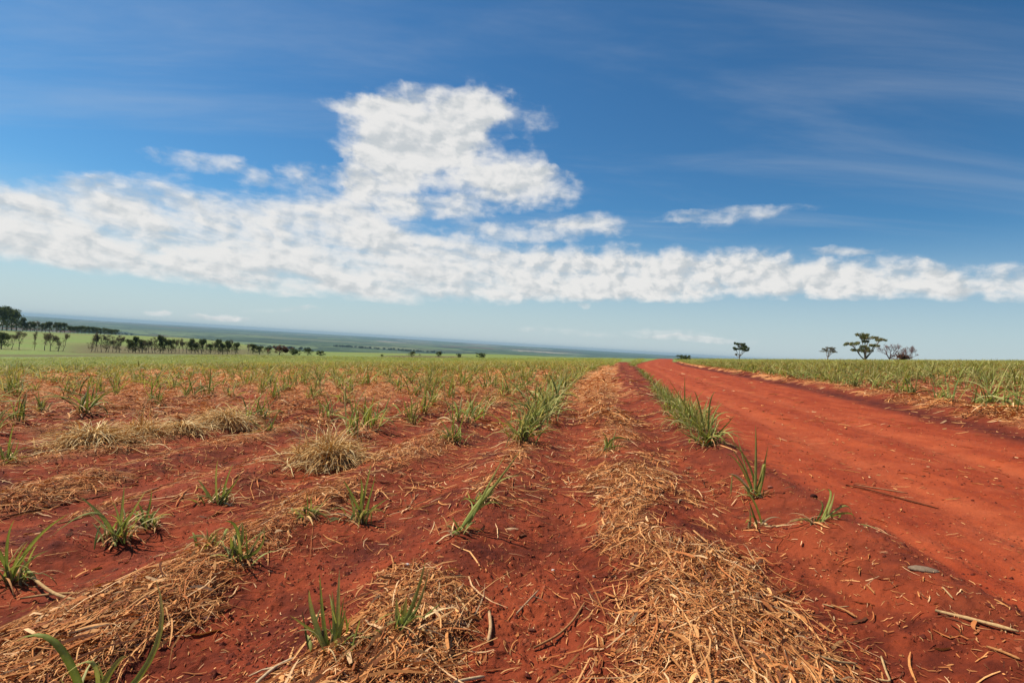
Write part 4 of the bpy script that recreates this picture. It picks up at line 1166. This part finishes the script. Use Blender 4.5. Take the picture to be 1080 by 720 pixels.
# cloud shading: faces turned to the sun are whiter, thick undersides greyer
lit = g.math('SUBTRACT', g.math('ADD', nd, g.math('MULTIPLY', n_lu, .35)), g.math('ADD', nd2, g.math('MULTIPLY', n_lu2, .35)))
sh = g.mr(g.math('SUBTRACT', lit, g.math('MULTIPLY', g.math('SUBTRACT', nd, .5), .25)), -.17, .09)
ccol = g.mix(sh, (6.7, 7.1, 7.35), (9.7, 9.6, 9.4))
hs = g.n('ShaderNodeHueSaturation'); hs.inputs['Hue'].default_value = .5; hs.inputs['Saturation'].default_value = 1.15; hs.inputs['Value'].default_value = 1.0
g.l(sky.outputs[0], hs.inputs['Color'])
skyb = g.mix(1.0, hs.outputs[0], (.60, 1.02, 1.17), 'MULTIPLY')
skyb = g.mix(g.mr(el, 13, -2, 0, .96), skyb, (6.5, 7.5, 7.9))
skyc = g.mix(cir, skyb, (6.5, 7.0, 7.6))
fin = g.mix(g.math('MULTIPLY', D_, .97), skyc, ccol)
bg = g.n('ShaderNodeBackground'); g.l(fin, bg.inputs[0]); bg.inputs[1].default_value = .075
ow = g.n('ShaderNodeOutputWorld'); g.l(bg.outputs[0], ow.inputs[0])

# haze: the air of the valley
HZ = 30500.0
me = bpy.data.meshes.new('haze')
zt, zb = 45.0, -190.0
vv = [(sx_ * HZ, sy_ * HZ, z_) for z_ in (zb, zt) for sy_ in (-1, 1) for sx_ in (-1, 1)]
me.from_pydata(vv, [], [(0, 2, 3, 1), (4, 5, 7, 6), (0, 1, 5, 4), (2, 6, 7, 3), (0, 4, 6, 2), (1, 3, 7, 5)]); me.update()
m, ntv = newmat('haze_air'); gv = N(ntv)
pv = gv.n('ShaderNodeVolumePrincipled'); pv.inputs['Color'].default_value = (.38, .58, .70, 1); pv.inputs['Density'].default_value = 4.6e-5; pv.inputs['Anisotropy'].default_value = .1
ov = gv.n('ShaderNodeOutputMaterial'); gv.l(pv.outputs[0], ov.inputs['Volume'])
tag(link('haze', me, m), kind='stuff', label='thin blue air haze over the whole valley', cat='haze')

# ------------------------------------------------------------------ render settings
scene.view_settings.view_transform = 'Standard'; scene.view_settings.look = 'None'
scene.view_settings.exposure = 0.2; scene.view_settings.gamma = 1.0; scene.view_settings.use_curve_mapping = False
scene.render.engine = 'CYCLES'
cy = scene.cycles; cy.max_bounces = 6; cy.diffuse_bounces = 3; cy.transmission_bounces = 3; cy.volume_bounces = 0; cy.use_denoising = True
try: cy.denoiser = 'OPENIMAGEDENOISE'
except Exception: pass
cy.sample_clamp_indirect = 8
